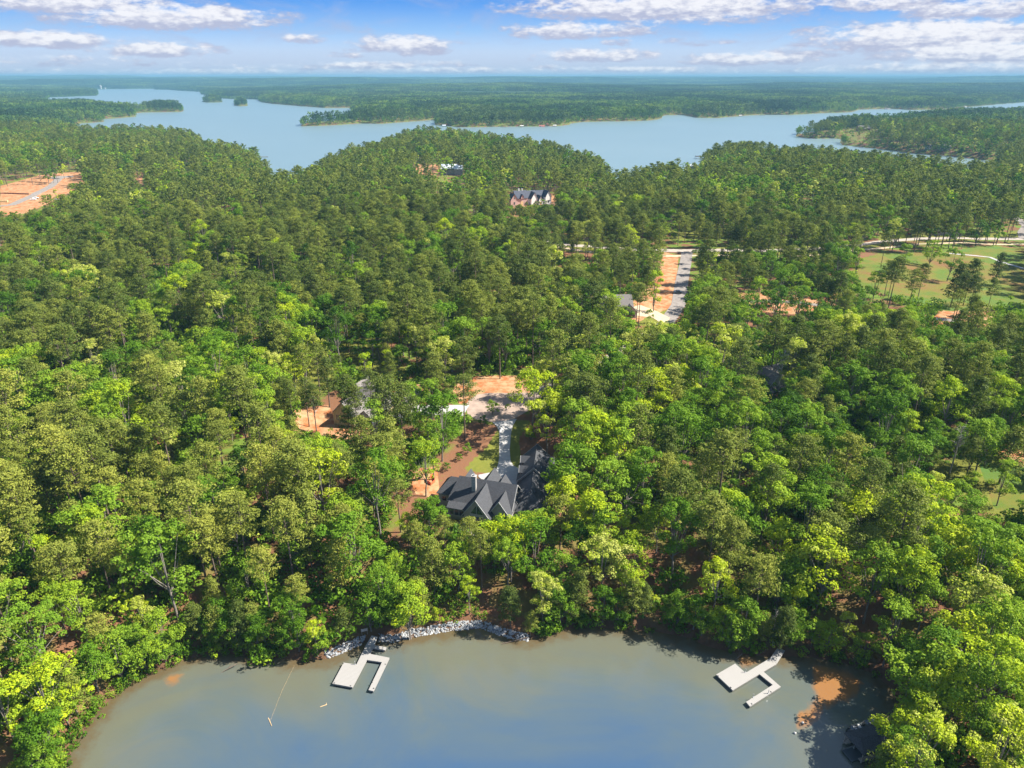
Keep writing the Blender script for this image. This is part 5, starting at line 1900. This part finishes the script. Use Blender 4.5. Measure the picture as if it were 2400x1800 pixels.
xa, ya = P(*Z8([(640, 700)])[0], .5)
boat('motorboat', xa, ya, an_ + PI, 4.2, 'dark hulled boat moored outermost along the shaded narrow dock', m_card, m_white)
xa, ya = P(*Z8([(990, 560)])[0], .5)
boat('motorboat', xa, ya, an_ + PI, 4.0, 'dark hulled boat moored nearer the bank along the shaded narrow dock', m_card, m_trim)
e = empty('swim_raft', (*P(*Z8([(620, 1330)])[0], .2), 0), an_)
tag(e, 'black floating swim raft below the boathouse', 'raft')
MB().box(-1.6, 1.6, -1.4, 1.4, .25, .4).build('deck', m_card, e, bevel=.03)
MB().box(-1.5, 1.5, -1.3, 1.3, -.2, .25).build('float', m_black, e)

# ------------------------------------------------------------------ riprap bank
RIP = [(765, 1541), (800, 1528), (845, 1508), (885, 1500), (925, 1502), (960, 1492), (1010, 1483), (1070, 1474), (1130, 1470), (1160, 1482), (1195, 1494), (1238, 1500)]
rl = [P(x, y, 0) for x, y in RIP]


def rock(seed):
    r_ = np.random.RandomState(seed)
    bm = bmesh.new()
    bmesh.ops.create_icosphere(bm, subdivisions=1, radius=.5)
    for v in bm.verts:
        v.co = Vector((v.co.x * r_.uniform(.8, 1.3), v.co.y * r_.uniform(.7, 1.1), v.co.z * r_.uniform(.5, .9)))
    me = bpy.data.meshes.new('rock')
    bm.to_mesh(me)
    bm.free()
    me.materials.append(m_rock)
    return me


m_rock = pbr('pale_riprap_stone', (0.38, 0.38, 0.37), .9, .2, .25, 1.6, col2=(0.12, 0.13, 0.15))
protoR = proto_coll('kind_rock', [rock(q) for q in range(6)])
rp = []
for i in range(len(rl) - 1):
    (x0, y0), (x1, y1) = rl[i], rl[i + 1]
    L = math.hypot(x1 - x0, y1 - y0)
    nx, ny = -(y1 - y0) / L, (x1 - x0) / L
    for k in range(int(L * 34)):
        s = rs.rand()
        d = rs.uniform(-.5, 1.3)
        x, y = x0 + (x1 - x0) * s + nx * d, y0 + (y1 - y0) * s + ny * d
        gq = project(np.array(x), np.array(y), .5)
        if in_poly(np.array([gq[0]]), np.array([gq[1]]), [(846, 1506), (866, 1484), (890, 1488), (880, 1518), (850, 1518)])[0]:
            continue
        rp.append((x, y, max(-.1, gz_at(x, y)) + rs.uniform(0, .16)))
rp = np.array(rp)
scatter('riprap', rp, protoR, rs.uniform(.15, .78, len(rp)) ** 1.2, rs.uniform(0, 6.28, len(rp)), rs.randint(0, 6, len(rp)), np.zeros(len(rp)), 'band of pale broken stone along the cove bank')

# ------------------------------------------------------------------ dead trees
for (px, py, q, sc_, ro, lab) in ((775, 1172, 0, .8, 1, 'bare grey dead tree below the tan house'), (742, 1010, 1, .8, 2, 'grey leafless tree standing in front of the tan house gable'),
                                  (1822, 932, 2, 1.15, .5, 'tall leafless reddish grey tree in front of the half hidden grey roof'), (1990, 1352, 1, .75, 4, 'thin white dead tree among yellow green trees'),
                                  (960, 1500, 0, .35, 3, 'small bare white snag over the riprap'), (2225, 1110, 2, 1.0, 5, 'leaning grey snag beside the mown lawn'), (548, 1500, 1, .45, .3, 'bleached dead branches hanging over the west bank'),
                                  (1810, 1495, 2, .5, 1.5, 'grey brushy snag above the angled dock')):
    x, y, z_ = GP(px, py)
    e = empty('dead_tree', (x, y, z_), ro)
    e.scale = (sc_,) * 3
    tag(e, lab, 'dead tree', 'dead trees among the woods')
    link(bpy.data.objects.new('trunk', snag_me[q]), e)

# ------------------------------------------------------------------ small things round the cove
x, y = P(1881, 1697, 0)
for (px, py, lab) in ((1881, 1695, 'small white buoy off the silt shallows, nearer the bank'), (1863, 1719, 'small white buoy farther out off the silt shallows')):
    x, y = P(px, py, 0)
    e = empty('buoy', (x, y, 0))
    tag(e, lab, 'buoy', 'mooring buoys')
    MB().tube([(0, 0, -.15), (0, 0, .05), (0, 0, .3), (0, 0, .42)], [.2, .28, .24, .08], 10).build('float', m_white, e)
    MB().tube([(0, 0, .42), (0, 0, .75)], [.05, .05], 6).build('stem', m_black, e)
x0, y0 = P(629, 1683, 0)
x1, y1 = P(637, 1702, 0)
tag(MB().tube([(x0, y0, .05), (x1, y1, .08)], [.08, .06], 6).build('floating_pole', m_newwood), 'pale straight pole floating in the open cove', 'pole')
xa, ya = P(690, 1562, 0)
tag(MB().tube([(xa, ya, .3), ((xa + x0) / 2, (ya + y0) / 2, .06), ((x0 + x1) / 2, (y0 + y1) / 2, .1)], [.012, .012, .012], 4).build('mooring_line', m_newwood), 'thin line running from the bank to the floating pole', 'line')
x0, y0 = P(750, 1657, 0)
x1, y1 = P(766, 1652, 0)
tag(MB().tube([(x0, y0, .03), (x1, y1, .08)], [.06, .09], 6).tube([(x1, y1, .08), (x1 - .2, y1 + .3, .3)], [.05, .03], 5).build('driftwood', m_newwood), 'short piece of driftwood floating off the long white dock', 'driftwood')
x0, y0 = P(1175, 1510, 0)
x1, y1 = P(1236, 1498, 0)
tag(MB().tube([(x0, y0, .1), (x1, y1, .5)], [.08, .12], 6).build('fallen_log', m_bark), 'brown log lying in the shallows at the end of the riprap', 'log')
for (px, py, qx_, qy_, lab) in ((1722, 1547, 1740, 1532, 'pale branch sticking out of the shallows above the angled dock'), (515, 1578, 555, 1556, 'dark branch fallen into the water off the west bank')):
    x0, y0 = P(px, py, 0)
    x1, y1 = P(qx_, qy_, .8)
    tag(MB().tube([(x0, y0, -.1), ((x0 + x1) / 2 + .1, (y0 + y1) / 2, .5), (x1, y1, .8)], [.05, .09, .11], 5).tube([((x0 + x1) / 2, (y0 + y1) / 2, .45), (x1 - .6, y1 + .3, 1.2)], [.05, .02], 4).build('fallen_branch', m_bark), lab, 'branch')
x, y, z_ = GP(855, 1487)
e = empty('notice_board', (x, y, z_), .3)
tag(e, 'small weathered board on posts at the landward end of the long dock', 'board')
MB().box(-.7, -.6, -.05, .05, -.3, 1.9).build('post', m_wood, e)
MB().box(.6, .7, -.05, .05, -.3, 1.9).build('post', m_wood, e)
MB().box(-.8, .8, -.04, .04, 1.0, 1.75).build('board', m_dead, e)
x, y, z_ = GP(1812, 1512)
e = empty('utility_pedestal', (x, y, z_))
tag(e, 'small white pedestal above the end of the angled dock gangway', 'pedestal')
MB().box(-.2, .2, -.2, .2, 0, 1.0).build('cabinet', m_white, e, bevel=.03)
MB().box(-.24, .24, -.24, .24, 1.0, 1.1).build('lid', m_alu, e)

# orange netting and black silt fence
def fence(px_pts, hgt, mat, name, label, cat):
    pts = [GP(*p) for p in px_pts]
    e = empty(name, pts[0])
    tag(e, label, cat)
    q = []
    for i in range(len(pts) - 1):
        n = max(1, int(math.hypot(pts[i + 1][0] - pts[i][0], pts[i + 1][1] - pts[i][1]) / 2.5))
        for k in range(n):
            q.append(tuple(pts[i][j] + (pts[i + 1][j] - pts[i][j]) * k / n for j in range(2)))
    q.append(pts[-1][:2])
    mb = MB()
    for i in range(len(q) - 1):
        a, c_ = q[i], q[i + 1]
        za, zc_ = gz_at(*a), gz_at(*c_)
        ax_, ay_ = a[0] - pts[0][0], a[1] - pts[0][1]
        bx_, by_ = c_[0] - pts[0][0], c_[1] - pts[0][1]
        z1, z2 = za - pts[0][2], zc_ - pts[0][2]
        v = [mb.bm.verts.new(p) for p in ((ax_, ay_, z1), (bx_, by_, z2), (bx_ + .03, by_ + .04, z2 + hgt), (ax_ + .03, ay_ + .04, z1 + hgt), (ax_ + .03, ay_ + .06, z1), (bx_ + .03, by_ + .06, z2))]
        mb.bm.faces.new((v[0], v[1], v[2], v[3]))
        mb.bm.faces.new((v[1], v[0], v[4], v[5]))
        mb.bm.faces.new((v[3], v[2], v[5], v[4]))
    mb.build('netting', mat, e)
    pm = MB()
    for a in q:
        z1 = gz_at(*a) - pts[0][2]
        MB().box(a[0] - pts[0][0] - .04, a[0] - pts[0][0] + .04, a[1] - pts[0][1] - .04, a[1] - pts[0][1] + .04, z1 - .2, z1 + hgt + .15).build('stake', m_newwood, e)
    pm.bm.free()


fence([(1000, 1123), (1001, 1132), (1010, 1138), (1019, 1131), (1016, 1116), (1008, 1120)], 1.0, m_orange, 'safety_fence', 'bright orange safety netting round a tree by the dark roofed house', 'fence')
fence([(940, 1128), (958, 1129), (975, 1127), (990, 1120)], .8, m_black, 'silt_fence', 'black silt fence on the slope west of the dark roofed house', 'fence')
fence([(715, 950), (690, 962), (675, 982), (690, 1000), (705, 1012), (740, 1020)], .9, m_black, 'silt_fence', 'black silt fence curving round the clay plot of the tan house', 'fence')
fence([(-20, 455), (10, 454), (40, 455), (68, 456)], 1.2, m_brick_d, 'silt_fence', 'dark red silt fence across the building site', 'fence')
fence([(1740, 822), (1700, 812), (1660, 800)], .9, m_black, 'silt_fence', 'black silt fence in the shaded glade of the right hand woods', 'fence')


def vehicle(x, y, z_, rz, lab, paint, cat='truck', L=5.4, name='pickup_truck'):
    e = empty(name, (x, y, z_), rz)
    tag(e, lab, cat)
    MB().box(-L / 2, L / 2, -.95, .95, .45, 1.05).build('body', paint, e, bevel=.08)
    MB().poly([(-.9, -.85), (1.2, -.85), (1.2, .85), (-.9, .85)], 1.05, 1.75).build('cabin', paint, e, bevel=.15)
    MB().box(-.75, 1.0, -.88, .88, 1.2, 1.6).build('windows', m_glass, e)
    for sx in (-1, 1):
        for sy in (-1, 1):
            MB().tube([(sx * L * .3, sy * .78, .38), (sx * L * .3, sy * 1.0, .38)], [.38, .38], 10).build('wheel', m_tyre, e)
    return e


for (px, py, rz, lab) in ((78, 469, .3, 'white pickup parked beside the building site road, leftmost of three'), (84, 466, .3, 'white van on the clay verge just behind the leftmost pickup'), (133, 470, -.2, 'white truck glimpsed behind the small bright tree on the building site')):
    x, y, z_ = GP(px, py)
    vehicle(x, y, z_ + .1, rz, lab, m_carw, 'van' if 'van' in lab else 'truck', name='van' if 'van' in lab else 'pickup_truck')
x, y, z_ = GP(1560, 688)
for (px, py, lab) in ((1588, 688, 'dark car parked at the edge of the side road'),):
    x, y, z_ = GP(px, py)
    vehicle(x, y, z_ + .2, .1, lab, m_card, 'car', 4.6, 'parked_car')
for (px, py, lab) in ((2098, 549, 'red mower beyond the main road, nearer the left'), (2131, 550, 'red mower beyond the main road, nearer the right')):
    x, y, z_ = GP(px, py)
    e = empty('ride_on_mower', (x, y, z_ + .05), .4)
    tag(e, lab, 'mower')
    MB().box(-1.1, .9, -.55, .55, .4, .95).build('body', m_red, e, bevel=.08)
    MB().box(-.6, -.1, -.3, .3, .95, 1.15).box(-.75, -.6, -.3, .3, .95, 1.6).build('seat', m_black, e)
    for sx in (-.75, .65):
        for sy in (-1, 1):
            MB().tube([(sx, sy * .5, .33), (sx, sy * .75, .33)], [.36, .36], 10).build('wheel', m_tyre, e)
x, y, z_ = GP(2222, 552)
e = empty('stone_wall', (x, y, z_), -.02)
tag(e, 'low grey stone entrance wall beyond the main road', 'wall')
MB().box(-11, 11, -.3, .3, -.5, 2.0).build('wall', m_stone, e)
MB().box(-11.2, 11.2, -.4, .4, 2.0, 2.2).build('coping', m_conc, e)
x, y, z_ = GP(8, 474)
e = empty('lumber_stack', (x, y, z_), .2)
tag(e, 'stack of pale lumber beside the building site road', 'lumber')
for k in range(4):
    MB().box(-4 + k * .3, 4, -1.6 + .2 * k, 1.2, k * .5, k * .5 + .4).build('board', m_newwood, e)
x, y, z_ = GP(1095, 897)
e = empty('utility_box', (x, y, z_))
tag(e, 'green utility box on the red clay beside the turning circle', 'box')
MB().box(-.8, .8, -.6, .6, 0, 1.1).build('cabinet', pbr('utility_green', (.05, .12, .07), .6), e, bevel=.05)
MB().box(-.9, .9, -.7, .7, -.1, .06).build('base', m_conc, e)
x, y, z_ = GP(1086, 930)
e = empty('mailbox', (x, y, z_ + .1))
tag(e, 'white mailbox post at the west edge of the turning circle', 'mailbox')
MB().box(-.07, .07, -.07, .07, 0, 1.1).build('post', m_white, e)
MB().box(-.16, .16, -.3, .3, 1.1, 1.42).build('box', m_white, e, bevel=.05)

# ------------------------------------------------------------------ along the big lake
for (px, py, L, lab) in ((612, 368, 24, 'pale dock in the bay, hindmost of three'), (613, 383, 22, 'pale dock in the bay, middle of three'), (618, 390, 20, 'pale dock in the bay, foremost of three'),
                         (1912, 323, 16, 'white floating dock off the wooded peninsula'), (1962, 324, 14, 'white dock by the grassy bank of the wooded peninsula'),
                         (1032, 293, 18, 'white dock at the point of the far wooded shore'), (1180, 298, 16, 'white dock in the middle of the far shore'), (1278, 297.5, 16, 'dock below the red roofed house'),
                         (1435, 284.5, 18, 'long dock on the far shore lawn'), (1786, 271, 18, 'dock at the end of the far shore point'), (1002, 284, 18, 'dock beside the lawned spit')):
    x, y = P(px, py, 0)
    e = empty('lake_dock', (x, y, 0), .05)
    tag(e, lab, 'dock', 'docks on the big lake')
    MB().box(-L / 2, L / 2, -1.4, 1.4, .45, .7).build('deck', m_dock, e)
    MB().box(-L / 2 + .2, L / 2 - .2, -1.2, 1.2, -.3, .45).build('float', m_black, e)
for (px, py, rfm, lab) in ((1636, 372, m_shin, 'dark roofed boathouse off the wooded point'), (1041, 297, m_metal_roof, 'pale roofed boathouse at the far point'), (1223, 298, m_white, 'white boat shelter on the far shore'),
                           (1220, 297, m_grey_siding, ''), (1300, 297, m_white, 'pale boat shelter west of the far shore gap'), (2262, 252, m_white, 'tiny white boathouse on the far right shore'), (1735, 273, m_white, 'pale boathouse under the dark far point')):
    if not lab:
        continue
    x, y = P(px, py, 0)
    e = empty('lake_boathouse', (x, y, 0), .1)
    tag(e, lab, 'boathouse', 'boathouses on the big lake')
    MB().sheet([[(-5, -3.5, 3.4), (5, -3.5, 3.4), (5, 0, 4.8), (-5, 0, 4.8)], [(5, 0, 4.8), (5, 3.5, 3.4), (-5, 3.5, 3.4), (-5, 0, 4.8)]], .2).build('roof', rfm, e)
    for sx in (-4.5, 4.5):
        for sy in (-3, 3):
            MB().box(sx - .15, sx + .15, sy - .15, sy + .15, -1, 3.4).build('post', m_wood, e)
    MB().box(-5.4, 5.4, -3.6, -2.6, .4, .7).build('walkway', m_dock, e)
x, y = P(424, 225.5, 0)
boat('speedboat', x, y, 1.9, 7.5, 'tiny white speedboat trailing a wake on the open lake', m_white, m_white).scale = (1.6,) * 3
m_foam = pbr('wake_foam', (.2, .25, .27), .9, .2, .1, .05)
wk = MB()
wp = [(P(424, 226, 0)), P(418, 227.5, 0), P(411, 230, 0), P(407, 234, 0), P(407, 239, 0)]
ol = ribbon(wp, 5)
n = len(wp)
for i in range(n - 1):
    wk.bm.faces.new([wk.bm.verts.new((*ol[k], .03)) for k in (i, i + 1, 2 * n - 2 - i, 2 * n - 1 - i)])
o = wk.build('wake', m_foam)
tag(o, 'faint curved wake behind the speedboat', None, None, 'structure')
# dam with its gate tower
a_, c_ = P(240, 208.6, 0), P(359, 207.6, 0)
dm = empty('dam', (*a_, 0), math.atan2(c_[1] - a_[1], c_[0] - a_[0]))
tag(dm, 'long pale dam across the far end of the lake', 'dam')
Ld = math.hypot(c_[0] - a_[0], c_[1] - a_[1])
MB().sheet([[(0, -14, -1), (Ld, -14, -1), (Ld, 0, 12), (0, 0, 12)]], 3).build('embankment', pbr('dam_riprap', (.62, .56, .47), .9, .2, .1, .02), dm)
MB().box(0, Ld, 0, 8, 0, 12.3).build('crest', m_conc, dm)
x, y = P(237, 209, 0)
tw = empty('intake_tower', (x, y, 0))
tag(tw, 'white intake tower standing at the end of the dam', 'tower')
MB().tube([(0, 0, -2), (0, 0, 26)], [8, 7.5], 12).build('shaft', m_white, tw)
MB().tube([(0, 0, 26), (0, 0, 34), (0, 0, 38)], [12, 12, 3], 12).build('tank', m_white, tw)
e = empty('pump_house', (*P(246, 209, 0), 0))
tag(e, 'white block building on the dam beside the intake tower', 'building')
MB().box(-9, 9, -6, 6, 0, 17).build('wall', m_white, e)
MB().box(-9.6, 9.6, -6.6, 6.6, 17, 18).build('roof', m_conc, e)
# ------------------------------------------------------------------ haze
hm, t, out = new_mat('blue_haze')
pv = t.n('ShaderNodeVolumePrincipled')
pv.inputs['Color'].default_value = (0.20, 0.42, 0.58, 1)
pv.inputs['Density'].default_value = 0.00009
pv.inputs['Anisotropy'].default_value = 0.0
t.t.links.new(pv.outputs[0], out.inputs['Volume'])
hx, hy0, hy1, hz0, hz1 = 30000, -700, 32000, -6.5, max(128.0, float(gz.max()) + 34)
hv = [(x, y, z_) for z_ in (hz0, hz1) for x, y in ((-hx, hy0), (hx, hy0), (hx, hy1), (-hx, hy1))]
hme = bpy.data.meshes.new('haze')
hme.from_pydata(hv, [], [(0, 3, 2, 1), (4, 5, 6, 7), (0, 1, 5, 4), (1, 2, 6, 5), (2, 3, 7, 6), (3, 0, 4, 7)])
hme.materials.append(hm)
haze = link(bpy.data.objects.new('haze', hme))
tag(haze, 'thin blue haze over the distant land', None, None, 'stuff')
print('ground max', gz.max())
